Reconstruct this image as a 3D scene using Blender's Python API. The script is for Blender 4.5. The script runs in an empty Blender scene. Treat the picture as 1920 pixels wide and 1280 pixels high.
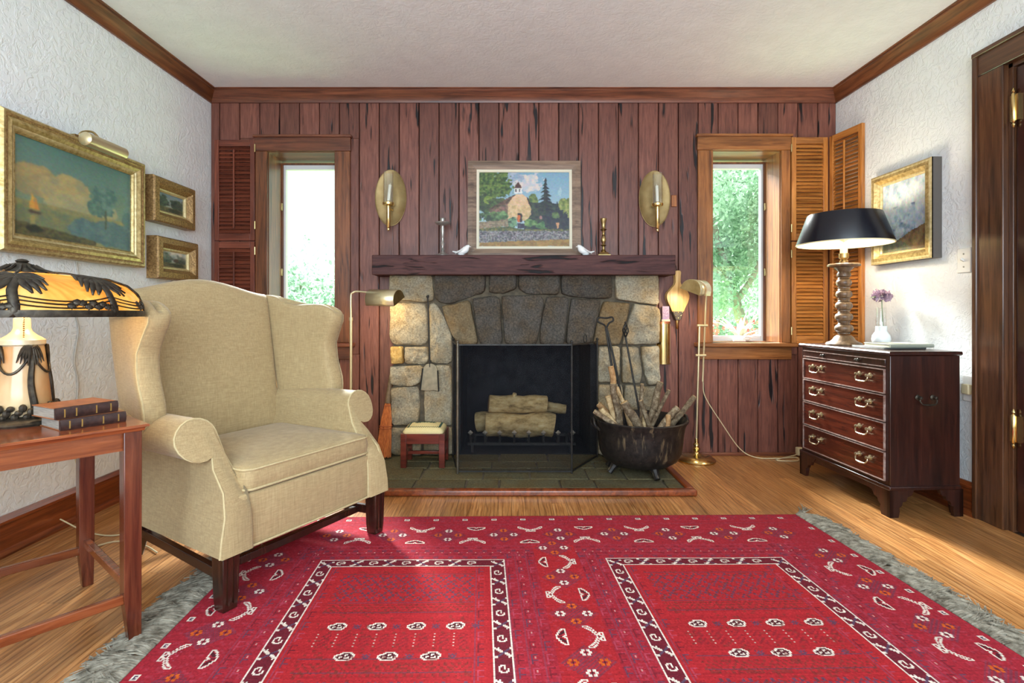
import bpy, bmesh, math, random
import numpy as np
from mathutils import Vector, Matrix, noise as mnoise

random.seed(7)
rng = np.random.default_rng(7)
SC = bpy.context.scene
COL = SC.collection
PI = math.pi
R = math.radians

# ------------------------------------------------------------------ camera, light, exposure
F = 1000.0            # focal length in photo pixels (1920 wide)
VX, VY = 955.0, 587.0 # vanishing point in the photo
EYE = 0.93
cam_d = bpy.data.cameras.new('camera')
cam_d.sensor_width = 36.0
cam_d.lens = F / 1920 * 36
cam_d.shift_x = (960 - VX) / 1920
cam_d.shift_y = -(640 - VY) / 1920
cam_d.clip_start = 0.02
cam = bpy.data.objects.new('camera', cam_d)
COL.objects.link(cam)
cam.location = (0, 0, EYE)
cam.rotation_euler = (R(90), 0, 0)
SC.camera = cam
SC.cycles.use_denoising = True
SC.cycles.max_bounces = 8
SC.cycles.transparent_max_bounces = 12
SC.cycles.sample_clamp_indirect = 6.0
SC.cycles.caustics_reflective = False
SC.cycles.caustics_refractive = False
SC.view_settings.view_transform = 'Standard'
SC.view_settings.look = 'None'
SC.view_settings.gamma = 1.0
SC.view_settings.use_curve_mapping = False
SC.view_settings.exposure = 0.30

world = bpy.data.worlds.new('overcast_sky')
SC.world = world
world.use_nodes = True
bg = world.node_tree.nodes['Background']
bg.inputs[0].default_value = (0.93, 0.97, 1.0, 1)
bg.inputs[1].default_value = 1.5

def area_light(name, loc, target, sx, sy, power, col=(1, 1, 1)):
    d = bpy.data.lights.new(name, 'AREA')
    d.shape = 'RECTANGLE'; d.size = sx; d.size_y = sy
    d.energy = power; d.color = col
    o = bpy.data.objects.new(name, d); COL.objects.link(o)
    o.location = loc
    o.rotation_euler = (Vector(target) - Vector(loc)).to_track_quat('-Z', 'Y').to_euler()
    return o

sun_d = bpy.data.lights.new('bright_cloud', 'SUN')
sun_d.energy = 40.0; sun_d.angle = R(28); sun_d.color = (0.97, 0.99, 1.0)
sun = bpy.data.objects.new('bright_cloud', sun_d); COL.objects.link(sun)
sun.rotation_euler = Vector((0.30, -1.0, -0.80)).to_track_quat('-Z', 'Y').to_euler()
# fill light added behind the camera, set in the rear wall's opening
area_light('rear_fill_light', (0.1, -1.55, 1.45), (0.2, 3.0, 2.0), 3.0, 1.5, 135, (0.70, 0.87, 1.0))

# ------------------------------------------------------------------ helpers
def P(px, py, Y):
    """photo pixel -> point at distance Y"""
    return Vector(((px - VX) * Y / F, Y, EYE - (py - VY) * Y / F))

def lin(c):
    c = c / 255.0
    return c / 12.92 if c <= 0.04045 else ((c + 0.055) / 1.055) ** 2.4
def C(r, g, b):
    return (lin(r), lin(g), lin(b), 1.0)

WM = {}   # object name -> matrix its mesh coordinates live in

def thing(name, label, cat, loc=(0, 0, 0), rz=0.0, group=None, kind=None):
    o = bpy.data.objects.new(name, None)
    COL.objects.link(o)
    o.empty_display_size = 0.05
    o.location = loc; o.rotation_euler = (0, 0, rz)
    WM[o.name] = Matrix.Translation(Vector(loc)) @ Matrix.Rotation(rz, 4, 'Z')
    tag(o, label, cat, group, kind)
    return o

def tag(o, label=None, cat=None, group=None, kind=None):
    if label: o['label'] = label
    if cat: o['category'] = cat
    if group: o['group'] = group
    if kind: o['kind'] = kind
    return o

class MB:
    def __init__(self, local=False):
        self.v = []; self.f = []; self.local = local
        self.M = None
    def add(self, vs, fs):
        b = len(self.v)
        if self.M is not None:
            vs = [self.M @ Vector(p) for p in vs]
        self.v.extend([tuple(p) for p in vs])
        self.f.extend([tuple(b + i for i in f) for f in fs])
        return self
    def box(self, x0, x1, y0, y1, z0, z1):
        vs = [(x, y, z) for z in (z0, z1) for y in (y0, y1) for x in (x0, x1)]
        fs = [(0, 2, 3, 1), (4, 5, 7, 6), (0, 1, 5, 4), (2, 6, 7, 3), (0, 4, 6, 2), (1, 3, 7, 5)]
        return self.add(vs, fs)
    def bar(self, a, b, w, h, up=(0, 0, 1), w2=None, h2=None):
        """box beam from a to b; w across, h along 'up'"""
        a = Vector(a); b = Vector(b); d = (b - a).normalized(); up = Vector(up)
        s = d.cross(up).normalized(); u = s.cross(d).normalized()
        w2 = w if w2 is None else w2; h2 = h if h2 is None else h2
        vs = []
        for p, ww, hh in ((a, w, h), (b, w2, h2)):
            for i, j in ((-1, -1), (1, -1), (1, 1), (-1, 1)):
                vs.append(p + s * (i * ww / 2) + u * (j * hh / 2))
        return self.add(vs, [(3, 2, 1, 0), (4, 5, 6, 7), (0, 1, 5, 4), (1, 2, 6, 5), (2, 3, 7, 6), (3, 0, 4, 7)])
    def loft(self, rings, caps=True, closed=True):
        n = len(rings[0]); vs = [p for r in rings for p in r]; fs = []
        m = n if closed else n - 1
        for k in range(len(rings) - 1):
            for i in range(m):
                j = (i + 1) % n
                fs.append((k * n + i, k * n + j, (k + 1) * n + j, (k + 1) * n + i))
        if caps and closed:
            fs.append(tuple(reversed(range(n))))
            fs.append(tuple((len(rings) - 1) * n + i for i in range(n)))
        return self.add(vs, fs)
    def tube(self, pts, r, n=8, caps=True, squash=None):
        pts = [Vector(p) for p in pts]
        rs = r if isinstance(r, (list, tuple)) else [r] * len(pts)
        rings = []; prev = None
        for i, p in enumerate(pts):
            if i == 0: t = pts[1] - pts[0]
            elif i == len(pts) - 1: t = pts[-1] - pts[-2]
            else: t = pts[i + 1] - pts[i - 1]
            t.normalize()
            if prev is None:
                a = Vector((0, 0, 1)) if abs(t.z) < 0.9 else Vector((1, 0, 0))
                s = t.cross(a).normalized()
            else:
                s = (prev - t * prev.dot(t))
                if s.length < 1e-6: s = t.orthogonal()
                s.normalize()
            prev = s; u = t.cross(s)
            q = 1.0 if squash is None else squash
            rings.append([p + s * (rs[i] * math.cos(2 * PI * k / n)) + u * (rs[i] * q * math.sin(2 * PI * k / n)) for k in range(n)])
        return self.loft(rings, caps)
    def lathe(self, prof, c=(0, 0, 0), n=24, sx=1.0, sy=1.0, cap=True, rot=None):
        c = Vector(c); rings = []
        for r, z in prof:
            ring = []
            for k in range(n):
                a = 2 * PI * k / n
                q = Vector((r * sx * math.cos(a), r * sy * math.sin(a), z))
                if rot is not None: q = rot @ q
                ring.append(c + q)
            rings.append(ring)
        return self.loft(rings, cap)
    def prism(self, poly, fn, d0, d1):
        """poly in 2D extruded between depths d0 and d1; fn(a,b,d) -> point"""
        n = len(poly)
        vs = [fn(a, b, d0) for a, b in poly] + [fn(a, b, d1) for a, b in poly]
        fs = [tuple(range(n)), tuple(reversed(range(n, 2 * n)))]
        for i in range(n):
            j = (i + 1) % n
            fs.append((i, n + i, n + j, j))
        return self.add(vs, fs)
    def sphere(self, c, r, n=12, m=8, sc=(1, 1, 1), rot=None):
        c = Vector(c); rings = []
        for k in range(m + 1):
            t = -PI / 2 + PI * k / m
            rr = max(math.cos(t), 0.02); ring = []
            for i in range(n):
                a = 2 * PI * i / n
                q = Vector((r * sc[0] * rr * math.cos(a), r * sc[1] * rr * math.sin(a), r * sc[2] * math.sin(t)))
                if rot is not None: q = rot @ q
                ring.append(c + q)
            rings.append(ring)
        return self.loft(rings)
    def build(self, name, mat, parent=None, smooth=True, bevel=0.0, seg=2, sub=0, loc=None, solid=0.0, angle=38):
        me = bpy.data.meshes.new(name)
        if parent is not None:
            W = WM.get(parent.name, Matrix.Identity(4))
        else:
            W = Matrix.Translation(Vector(loc)) if loc is not None else Matrix.Identity(4)
        if self.local:
            vs = self.v
        else:
            Wi = W.inverted(); vs = [tuple(Wi @ Vector(p)) for p in self.v]
        me.from_pydata(vs, [], self.f)
        bm = bmesh.new(); bm.from_mesh(me)
        bmesh.ops.recalc_face_normals(bm, faces=bm.faces)
        bm.to_mesh(me); bm.free()
        if smooth:
            me.polygons.foreach_set('use_smooth', [True] * len(me.polygons))
            me.set_sharp_from_angle(angle=R(angle))
        o = bpy.data.objects.new(name, me)
        COL.objects.link(o)
        if parent is not None:
            o.parent = parent; WM[o.name] = W
        else:
            WM[o.name] = W
            if loc is not None: o.location = loc
        if mat is not None: me.materials.append(mat)
        if bevel > 0:
            b = o.modifiers.new('bevel', 'BEVEL'); b.width = bevel; b.segments = seg
            b.limit_method = 'ANGLE'; b.angle_limit = R(35)
        if sub:
            s = o.modifiers.new('subdivision', 'SUBSURF'); s.levels = sub; s.render_levels = sub
        if solid:
            s = o.modifiers.new('solidify', 'SOLIDIFY'); s.thickness = solid; s.offset = 0
        return o

def lerp(a, b, t): return a + (b - a) * t
def interp(x, xs, ys):
    return float(np.interp(x, xs, ys))
def smooth_line(pts, n=8):
    """Catmull-Rom through points"""
    p = [Vector(q) for q in pts]; p = [2 * p[0] - p[1]] + p + [2 * p[-1] - p[-2]]
    out = []
    for i in range(1, len(p) - 2):
        for k in range(n):
            t = k / n
            out.append(0.5 * ((2 * p[i]) + (-p[i - 1] + p[i + 1]) * t + (2 * p[i - 1] - 5 * p[i] + 4 * p[i + 1] - p[i + 2]) * t * t
                              + (-p[i - 1] + 3 * p[i] - 3 * p[i + 1] + p[i + 2]) * t ** 3))
    out.append(p[-2]); return out

def point_light(name, loc, power, col, r=0.02, parent=None):
    d = bpy.data.lights.new(name, 'POINT'); d.energy = power; d.color = col; d.shadow_soft_size = r
    o = bpy.data.objects.new(name, d); COL.objects.link(o)
    if parent is not None:
        o.parent = parent; o.location = WM[parent.name].inverted() @ Vector(loc)
    else:
        o.location = loc
    return o

def dup(root, loc=None, rz=None, label=None):
    r = root.copy(); COL.objects.link(r)
    if loc is not None: r.location = loc
    if rz is not None: r.rotation_euler = (0, 0, rz)
    WM[r.name] = Matrix.Translation(r.location) @ Matrix.Rotation(r.rotation_euler.z, 4, 'Z')
    if label: r['label'] = label
    for ch in [o for o in COL.objects if o.parent == root]:
        c = ch.copy(); COL.objects.link(c); c.parent = r; WM[c.name] = WM[r.name]
        for g in [o for o in COL.objects if o.parent == ch]:
            d = g.copy(); COL.objects.link(d); d.parent = c; WM[d.name] = WM[r.name]
    return r

# ------------------------------------------------------------------ materials
class NT:
    def __init__(self, name):
        self.m = bpy.data.materials.new(name); self.m.use_nodes = True
        self.t = self.m.node_tree; self.n = self.t.nodes
        self.b = self.n['Principled BSDF']
    def node(self, typ, **kw):
        x = self.n.new(typ)
        for k, v in kw.items():
            if k.startswith('i_'): x.inputs[k[2:]].default_value = v
            else: setattr(x, k, v)
        return x
    def link(self, a, b): self.t.links.new(a, b)
    def coords(self, scale=(1, 1, 1), rand=False):
        tc = self.node('ShaderNodeTexCoord'); out = tc.outputs['Object']
        if rand:
            oi = self.node('ShaderNodeObjectInfo')
            mul = self.node('ShaderNodeMath', operation='MULTIPLY'); mul.inputs[1].default_value = 37.0
            self.link(oi.outputs['Random'], mul.inputs[0])
            ad = self.node('ShaderNodeVectorMath', operation='ADD')
            self.link(out, ad.inputs[0]); self.link(mul.outputs[0], ad.inputs[1]); out = ad.outputs[0]
            self.rnd = oi.outputs['Random']
        mp = self.node('ShaderNodeMapping'); mp.inputs['Scale'].default_value = scale
        self.link(out, mp.inputs['Vector']); return mp.outputs[0]
    def noise(self, vec, scale, detail=4, rough=0.55, dist=0.0):
        x = self.node('ShaderNodeTexNoise', i_Scale=scale, i_Detail=detail, i_Roughness=rough, i_Distortion=dist)
        self.link(vec, x.inputs['Vector']); return x.outputs['Fac']
    def ramp(self, fac, stops):
        x = self.node('ShaderNodeValToRGB'); cr = x.color_ramp
        while len(cr.elements) < len(stops): cr.elements.new(0.5)
        for e, (p, c) in zip(cr.elements, stops): e.position = p; e.color = c
        self.link(fac, x.inputs[0]); return x.outputs[0]
    def mix(self, fac, a, b, mode='MIX'):
        x = self.node('ShaderNodeMix', data_type='RGBA', blend_type=mode)
        for s, v in ((x.inputs[0], fac), (x.inputs[6], a), (x.inputs[7], b)):
            if hasattr(v, 'links'): self.link(v, s)
            else: s.default_value = v
        return x.outputs[2]
    def vary(self, col, amt=0.25, hue=0.0):
        """per-object brightness variation (needs coords(rand=True))"""
        x = self.node('ShaderNodeHueSaturation')
        mr = self.node('ShaderNodeMapRange'); mr.inputs[3].default_value = 1 - amt; mr.inputs[4].default_value = 1 + amt
        wn = self.node('ShaderNodeTexWhiteNoise', noise_dimensions='1D'); self.link(self.rnd, wn.inputs['W'])
        self.link(wn.outputs['Value'], mr.inputs[0]); self.link(mr.outputs[0], x.inputs['Value'])
        self.link(col, x.inputs['Color']); return x.outputs[0]
    def bump(self, h, strength=0.3, dist=0.01):
        x = self.node('ShaderNodeBump'); x.inputs['Strength'].default_value = strength; x.inputs['Distance'].default_value = dist
        self.link(h, x.inputs['Height']); self.link(x.outputs[0], self.b.inputs['Normal']); return x
    def base(self, c):
        if hasattr(c, 'links'): self.link(c, self.b.inputs['Base Color'])
        else: self.b.inputs['Base Color'].default_value = c
    def set(self, rough=0.5, metal=0.0, spec=0.5, coat=0.0, sheen=0.0):
        self.b.inputs['Roughness'].default_value = rough; self.b.inputs['Metallic'].default_value = metal
        self.b.inputs['Specular IOR Level'].default_value = spec; self.b.inputs['Coat Weight'].default_value = coat
        self.b.inputs['Coat Roughness'].default_value = 0.15; self.b.inputs['Sheen Weight'].default_value = sheen
        return self.m

def plain(name, c1, c2=None, scale=20, stretch=(1, 1, 1), rough=0.5, metal=0.0, bump=0.0, bdist=0.004, rand=False, vary=0.0, coat=0.0, spec=0.5, sheen=0.0, detail=4):
    t = NT(name)
    if c2 is None and bump == 0: t.base(c1); return t.set(rough, metal, spec, coat, sheen)
    v = t.coords(stretch, rand)
    f = t.noise(v, scale, detail)
    col = t.ramp(f, [(0.32, c1), (0.68, c2 or c1)])
    if vary: col = t.vary(col, vary)
    t.base(col)
    if bump: t.bump(f, bump, bdist)
    return t.set(rough, metal, spec, coat, sheen)

def wood(name, dark, mid, light, axis='Z', rough=0.38, vary=0.15, fine=60, coat=0.0, bump=0.12, spec=0.5):
    t = NT(name)
    s = {'X': (0.07, 1, 1), 'Y': (1, 0.07, 1), 'Z': (1, 1, 0.07)}[axis]
    v = t.coords(s, True)
    f1 = t.noise(v, fine, 5, 0.6, 0.6); f2 = t.noise(v, fine * 0.22, 3, 0.5, 1.2)
    c = t.ramp(f1, [(0.3, dark), (0.5, mid), (0.75, light)])
    d = t.ramp(f2, [(0.35, (0.55, 0.55, 0.55, 1)), (0.6, (1.05, 1.05, 1.05, 1))])
    col = t.mix(0.75, c, d, 'MULTIPLY')
    if vary: col = t.vary(col, vary)
    t.base(col)
    if bump: t.bump(f1, bump, 0.002)
    return t.set(rough, 0, spec, coat)

def attr_mat(name, rough=0.6, bump=0.0, bscale=300, spec=0.3):
    t = NT(name)
    a = t.node('ShaderNodeAttribute', attribute_name='Col')
    t.base(a.outputs['Color'])
    if bump:
        v = t.coords(); t.bump(t.noise(v, bscale, 3), bump, 0.002)
    return t.set(rough, 0, spec)

def glass(name, tint=(1, 1, 1, 1), gloss=0.08, rough=0.02):
    t = NT(name)
    tr = t.node('ShaderNodeBsdfTransparent'); tr.inputs[0].default_value = tint
    gl = t.node('ShaderNodeBsdfGlossy'); gl.inputs['Roughness'].default_value = rough
    fr = t.node('ShaderNodeLayerWeight'); fr.inputs[0].default_value = 0.25
    mr = t.node('ShaderNodeMapRange'); mr.inputs[3].default_value = gloss * 0.5; mr.inputs[4].default_value = min(1, gloss * 6)
    t.link(fr.outputs['Facing'], mr.inputs[0])
    mx = t.node('ShaderNodeMixShader'); t.link(mr.outputs[0], mx.inputs[0]); t.link(tr.outputs[0], mx.inputs[1]); t.link(gl.outputs[0], mx.inputs[2])
    t.link(mx.outputs[0], t.n['Material Output'].inputs['Surface'])
    return t.m

def plaster_mat(name, col, strength, dist):
    t = NT(name); v = t.coords()
    n1 = t.noise(v, 26, 4, 0.6, 1.2); n2 = t.noise(v, 8, 3)
    r = t.ramp(n1, [(0.42, (0, 0, 0, 1)), (0.56, (1, 1, 1, 1))])
    h = t.mix(0.35, r, n2)
    t.bump(h, strength, dist)
    t.base(t.ramp(n2, [(0.3, tuple(x * 0.94 for x in col[:3]) + (1,)), (0.7, col)]))
    return t.set(0.75, 0, 0.25)

MAT = {}
MAT['plaster'] = plaster_mat('white trowelled plaster', C(238, 239, 238), 0.38, 0.010)
MAT['ceiling'] = plaster_mat('white ceiling plaster', C(247, 249, 250), 0.22, 0.006)

def pecky():
    t = NT('pecky cypress boards'); v = t.coords((1, 1, 0.10), True)
    g = t.noise(v, 70, 5, 0.6, 0.5)
    base = t.ramp(g, [(0.25, C(80, 44, 36)), (0.5, C(110, 66, 54)), (0.78, C(132, 84, 68))])
    base = t.vary(base, 0.22)
    v2 = t.coords((1, 1, 0.085), True)
    s = t.noise(v2, 34, 2, 0.45, 0.3)
    v3 = t.coords((1, 1, 0.35), True)
    cl = t.noise(v3, 5.5, 2)
    m1 = t.ramp(s, [(0.61, (0, 0, 0, 1)), (0.65, (1, 1, 1, 1))])
    m2 = t.ramp(cl, [(0.44, (0, 0, 0, 1)), (0.52, (1, 1, 1, 1))])
    m = t.mix(1.0, m1, m2, 'MULTIPLY')
    col = t.mix(m, base, C(22, 13, 13))
    t.base(col)
    inv = t.node('ShaderNodeInvert'); t.link(m, inv.inputs['Color'])
    h = t.mix(0.2, inv.outputs[0], g)
    t.bump(h, 0.5, 0.006)
    return t.set(0.42, 0, 0.4)
MAT['pecky'] = pecky()
MAT['mantel'] = None
def mantel():
    t = NT('dark rough hewn beam'); v = t.coords((0.10, 1, 1))
    g = t.noise(v, 60, 5, 0.6, 0.5)
    base = t.ramp(g, [(0.25, C(52, 30, 30)), (0.5, C(76, 46, 44)), (0.8, C(98, 62, 56))])
    v2 = t.coords((0.12, 1, 1)); s = t.noise(v2, 30, 3, 0.5, 0.3)
    m = t.ramp(s, [(0.60, (0, 0, 0, 1)), (0.65, (1, 1, 1, 1))])
    t.base(t.mix(m, base, C(18, 11, 12)))
    v3 = t.coords((0.5, 1, 1)); 
    inv = t.node('ShaderNodeInvert'); t.link(m, inv.inputs['Color'])
    t.bump(inv.outputs[0], 0.5, 0.006)
    return t.set(0.62, 0, 0.25)
MAT['mantel'] = mantel()
MAT['trim'] = wood('stained oak trim', C(70, 36, 18), C(112, 64, 34), C(140, 84, 48), 'Z', 0.35, 0.1)
MAT['trim_x'] = wood('stained oak trim along x', C(76, 38, 24), C(112, 62, 40), C(138, 80, 52), 'X', 0.35, 0.08)
MAT['trim_y'] = wood('stained oak trim along y', C(84, 44, 24), C(120, 70, 40), C(146, 90, 54), 'Y', 0.35, 0.08)
MAT['honey'] = wood('lit honey window trim', C(104, 58, 26), C(146, 90, 44), C(172, 112, 62), 'Z', 0.32, 0.06)  # same wood as the left window's shaded trim, coloured as lit
MAT['honey_x'] = wood('lit honey window head', C(104, 58, 26), C(146, 90, 44), C(172, 112, 62), 'X', 0.32, 0.06)
MAT['casing'] = wood('dark stained door casing', C(52, 30, 18), C(84, 52, 32), C(106, 70, 44), 'Z', 0.3, 0.06, coat=0.3)
MAT['casing_y'] = wood('dark stained door head', C(52, 30, 18), C(84, 52, 32), C(106, 70, 44), 'Y', 0.3, 0.06, coat=0.3)
MAT['door'] = wood('dark varnished door', C(44, 20, 14), C(62, 30, 20), C(78, 40, 26), 'Z', 0.22, 0.0, coat=0.6)
MAT['base'] = wood('red brown baseboard', C(92, 38, 16), C(132, 62, 28), C(158, 82, 40), 'Y', 0.28, 0.05, coat=0.3)
MAT['shutter'] = wood('lamp lit honey shutter', C(140, 82, 34), C(188, 120, 56), C(212, 148, 80), 'Z', 0.32, 0.06)  # shutter colour lightened towards the orange of the lamp's light
MAT['shutter_x'] = wood('lamp lit honey louvre', C(140, 82, 34), C(188, 120, 56), C(212, 148, 80), 'X', 0.32, 0.10)
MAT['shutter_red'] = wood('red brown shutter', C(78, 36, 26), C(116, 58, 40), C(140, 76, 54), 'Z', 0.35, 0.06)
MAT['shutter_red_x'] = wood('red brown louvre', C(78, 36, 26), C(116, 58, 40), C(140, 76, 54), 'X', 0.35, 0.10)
def oak():
    t = NT('oak strip flooring'); v = t.coords((1, 0.06, 1), True)
    f1 = t.noise(v, 75, 5, 0.6, 0.8)
    v2 = t.coords((1, 0.10, 1), True)
    w = t.node('ShaderNodeTexWave', wave_type='BANDS', bands_direction='X', i_Scale=16.0, i_Distortion=9.0, i_Detail=3.0)
    w.inputs['Detail Scale'].default_value = 1.6
    t.link(v2, w.inputs['Vector'])
    c = t.ramp(f1, [(0.28, C(140, 88, 46)), (0.5, C(184, 126, 72)), (0.75, C(208, 156, 100))])
    d = t.ramp(w.outputs['Fac'], [(0.0, (0.48, 0.40, 0.34, 1)), (0.30, (1, 1, 1, 1))])
    col = t.mix(0.7, c, d, 'MULTIPLY')
    t.base(t.vary(col, 0.22))
    t.bump(f1, 0.06, 0.001)
    return t.set(0.30, 0, 0.45, 0.15)
MAT['oak'] = oak()
MAT['joint'] = plain('dark floor joint', C(60, 36, 20), rough=0.7)
def stone(name, a, b, c):
    t = NT(name); v = t.coords((1, 1, 1), True)
    f = t.noise(v, 95, 5, 0.7); g = t.noise(v, 9, 3)
    col = t.ramp(f, [(0.25, a), (0.5, b), (0.78, c)])
    warm = t.ramp(g, [(0.40, (1, 1, 1, 1)), (0.66, (1.0, 0.80, 0.56, 1))])
    col = t.mix(0.8, col, warm, 'MULTIPLY')
    t.base(t.vary(col, 0.15))
    t.bump(f, 0.85, 0.008)
    return t.set(0.8, 0, 0.25)
MAT['stone'] = stone('grey tan granite', C(108, 100, 86), C(158, 148, 126), C(196, 186, 160))
MAT['soot_shade_stone'] = stone('smoke stained shaded granite', C(46, 44, 42), C(80, 75, 69), C(116, 108, 96))  # darkened for soot and for the lamplight missing over the opening
MAT['mortar'] = plain('grey mortar', C(74, 66, 54), C(104, 92, 74), 40, rough=0.9, bump=0.4)
MAT['soot'] = plain('sooty firebrick', C(22, 22, 24), C(40, 40, 43), 14, rough=0.9, bump=0.3)
MAT['slate'] = stone('green grey slate', C(62, 58, 44), C(96, 90, 66), C(130, 122, 92))
MAT['iron'] = plain('black iron', C(28, 27, 26), C(52, 49, 45), 40, rough=0.5, metal=0.4, bump=0.15)
MAT['bronze'] = plain('dark bronze', C(44, 38, 32), C(78, 70, 58), 60, rough=0.45, metal=0.6, bump=0.3)
MAT['brass'] = plain('polished brass', C(206, 178, 116), C(220, 196, 138), 8, rough=0.2, metal=1.0)
MAT['brass_pale'] = plain('pale lacquered brass', C(214, 190, 138), C(228, 208, 164), 8, rough=0.2, metal=1.0)
MAT['lamp_brass'] = plain('pale satin brass', C(206, 190, 148), C(222, 208, 170), 8, rough=0.3, metal=0.7)
MAT['brass_dull'] = plain('aged brass', C(158, 134, 88), C(192, 168, 118), 20, rough=0.34, metal=1.0, bump=0.05)
MAT['pewter'] = plain('pewter', C(150, 146, 140), C(186, 182, 176), 30, rough=0.34, metal=0.6)
MAT['gilt'] = plain('gilded frame', C(150, 124, 70), C(206, 182, 126), 60, rough=0.36, metal=0.55, bump=0.5, bdist=0.003)
MAT['gilt_dark'] = plain('worn gilded frame', C(112, 82, 46), C(178, 142, 90), 110, rough=0.42, metal=0.45, bump=0.8, bdist=0.004)
MAT['gilt_light'] = plain('pale gilded slip', C(190, 168, 116), C(222, 204, 156), 60, rough=0.35, metal=0.4, bump=0.2)
MAT['frame_grey'] = wood('grey brown weathered frame', C(98, 76, 62), C(134, 108, 88), C(160, 134, 110), 'X', 0.55, 0.05)
MAT['linen'] = plain('cream liner', C(222, 214, 190), rough=0.7)
MAT['frame_side'] = plain('grey frame side', C(92, 86, 80), rough=0.5)
MAT['white'] = plain('glossy white china', C(236, 236, 234), rough=0.25)
MAT['plastic'] = plain('white plastic', C(232, 230, 224), rough=0.35)
MAT['paint_white'] = plain('white painted sash', C(214, 216, 214), rough=0.4)
MAT['cord'] = plain('cream cord', C(206, 190, 150), rough=0.5)
MAT['cord_grey'] = plain('grey cord', C(176, 168, 156), rough=0.5)
MAT['glass'] = glass('window glass', (0.97, 1.0, 0.98, 1), 0.05)
MAT['glass_clear'] = glass('clear glass', (0.96, 0.98, 0.98, 1), 0.16)

# ------------------------------------------------------------------ the room
XL, XR = -1.954, 2.14        # side walls
YB = 3.51                    # wall base behind the boards
YF = 3.49                    # front face of the boards
YR = -1.60                   # wall behind the camera
ZC = 2.385                   # ceiling
W1 = dict(o=(-1.576, -1.138, 0.738, 1.985), c=(-1.653, -1.037, 2.085))
W2 = dict(o=(1.326, 1.770, 0.738, 1.992), c=(1.228, 1.829, 2.090))
HOLES = [W1['o'], W2['o'], (-0.315, 0.560, 0.0, 0.734)]

def holed_wall(mb, xs, zs, holes, y0, y1):
    for i in range(len(xs) - 1):
        for k in range(len(zs) - 1):
            cx, cz = (xs[i] + xs[i + 1]) / 2, (zs[k] + zs[k + 1]) / 2
            if any(h[0] < cx < h[1] and h[2] < cz < h[3] for h in holes): continue
            mb.box(xs[i], xs[i + 1], y0, y1, zs[k], zs[k + 1])

xs = sorted({XL, XR} | {h[0] for h in HOLES} | {h[1] for h in HOLES})
zs = sorted({0.0, ZC} | {h[2] for h in HOLES} | {h[3] for h in HOLES})
m = MB(); holed_wall(m, xs, zs, HOLES, YB, YB + 0.10)
wall_back = tag(m.build('wall_back', MAT['joint'], smooth=False), 'dark red boarded wall around the fireplace', kind='structure')
# vertical boards
def cut(rect, hole):
    x0, x1, z0, z1 = rect; a, b, c, d = hole
    if x1 <= a or x0 >= b or z1 <= c or z0 >= d: return [rect]
    out = []
    if z1 > d: out.append((x0, x1, d, z1))
    if z0 < c: out.append((x0, x1, z0, c))
    lo, hi = max(z0, c), min(z1, d)
    if x0 < a - 0.004: out.append((x0, a, lo, hi))
    if x1 > b + 0.004: out.append((b, x1, lo, hi))
    return out
CUTS = [(W1['c'][0] + .012, W1['c'][1] - .012, 0.66, W1['c'][2] - .012), (W2['c'][0] + .012, W2['c'][1] - .012, 0.66, W2['c'][2] - .012),
        (-0.745, 0.94, -1, 1.20)]
pw = 0.1305; px0 = -0.8516 - 9 * pw
for k in range(34):
    a, b = max(px0 + k * pw, XL), min(px0 + (k + 1) * pw, XR)
    if b - a < 0.01: continue
    rects = [(a, b, 0.0, ZC - 0.02)]
    for h in CUTS: rects = [q for r in rects for q in cut(r, h)]
    for x0, x1, z0, z1 in rects:
        if x1 - x0 < 0.01 or z1 - z0 < 0.02: continue
        jy = random.uniform(-.0015, .0015)
        MB().box(x0 + .0022, x1 - .0022, YF + jy, YB + .001, z0, z1).build('plank', MAT['pecky'], wall_back, bevel=0.003, seg=1)

tag(MB().box(XL - .1, XL, YR - .1, YB + .1, 0, ZC).build('wall_left', MAT['plaster'], smooth=False), 'white rough plaster wall', kind='structure')
m = MB()
DY0, DY1, DZ = 1.34, 2.285, 1.995     # door opening in the right wall
m.box(XR, XR + .1, DY1, YB + .1, 0, ZC); m.box(XR, XR + .1, YR - .1, DY0, 0, ZC); m.box(XR, XR + .1, DY0, DY1, DZ, ZC)
tag(m.build('wall_right', MAT['plaster'], smooth=False), 'white rough plaster wall with door', kind='structure')
m = MB(); holed_wall(m, [XL, -1.4, 1.6, XR], [0, .7, 2.2, ZC], [(-1.4, 1.6, .7, 2.2)], YR - .1, YR)  # unseen wall; its wide opening is added for the fill light
tag(m.build('wall_rear', MAT['plaster'], smooth=False), 'unseen white rough plaster wall with wide opening added for the fill light', kind='structure')
tag(MB().box(XL - .1, XR + .1, YR - .1, YB + .1, ZC, ZC + .1).build('ceiling', MAT['ceiling'], smooth=False), 'white plaster ceiling', kind='structure')

# floor of oak strips running away from the camera
fl = tag(MB().box(XL - .1, XR + .1, YR - .1, YB + .6, -0.12, -0.004).build('floor', MAT['joint'], smooth=False), 'oak strip floor', kind='structure')
bw = 0.0655; n = int((XR - XL) / bw) + 1
tmpl = {}
for i in range(n):
    x0 = XL + i * bw; x1 = min(x0 + bw, XR)
    if x1 - x0 < .01: continue
    y = YB; first = random.uniform(.35, 1.3)
    while y > 0.75:
        L = first if first else random.uniform(0.85, 1.6); first = None
        L = round(L, 1)
        y0 = y - L
        key = (round(x1 - x0, 4), L)
        if key not in tmpl:
            w_ = x1 - x0
            o = MB(local=True).box(.0006, w_ - .0006, .0008, L - .0008, -.015, 0).build('board', MAT['oak'], fl, smooth=False)
            tmpl[key] = o.data
        else:
            o = bpy.data.objects.new('board', tmpl[key]); COL.objects.link(o); o.parent = fl
        o.location = (x0, y0, 0)
        y = y0
m = MB()
m.box(XL, XR, YR, 0.9, -.012, -.0015)
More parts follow.
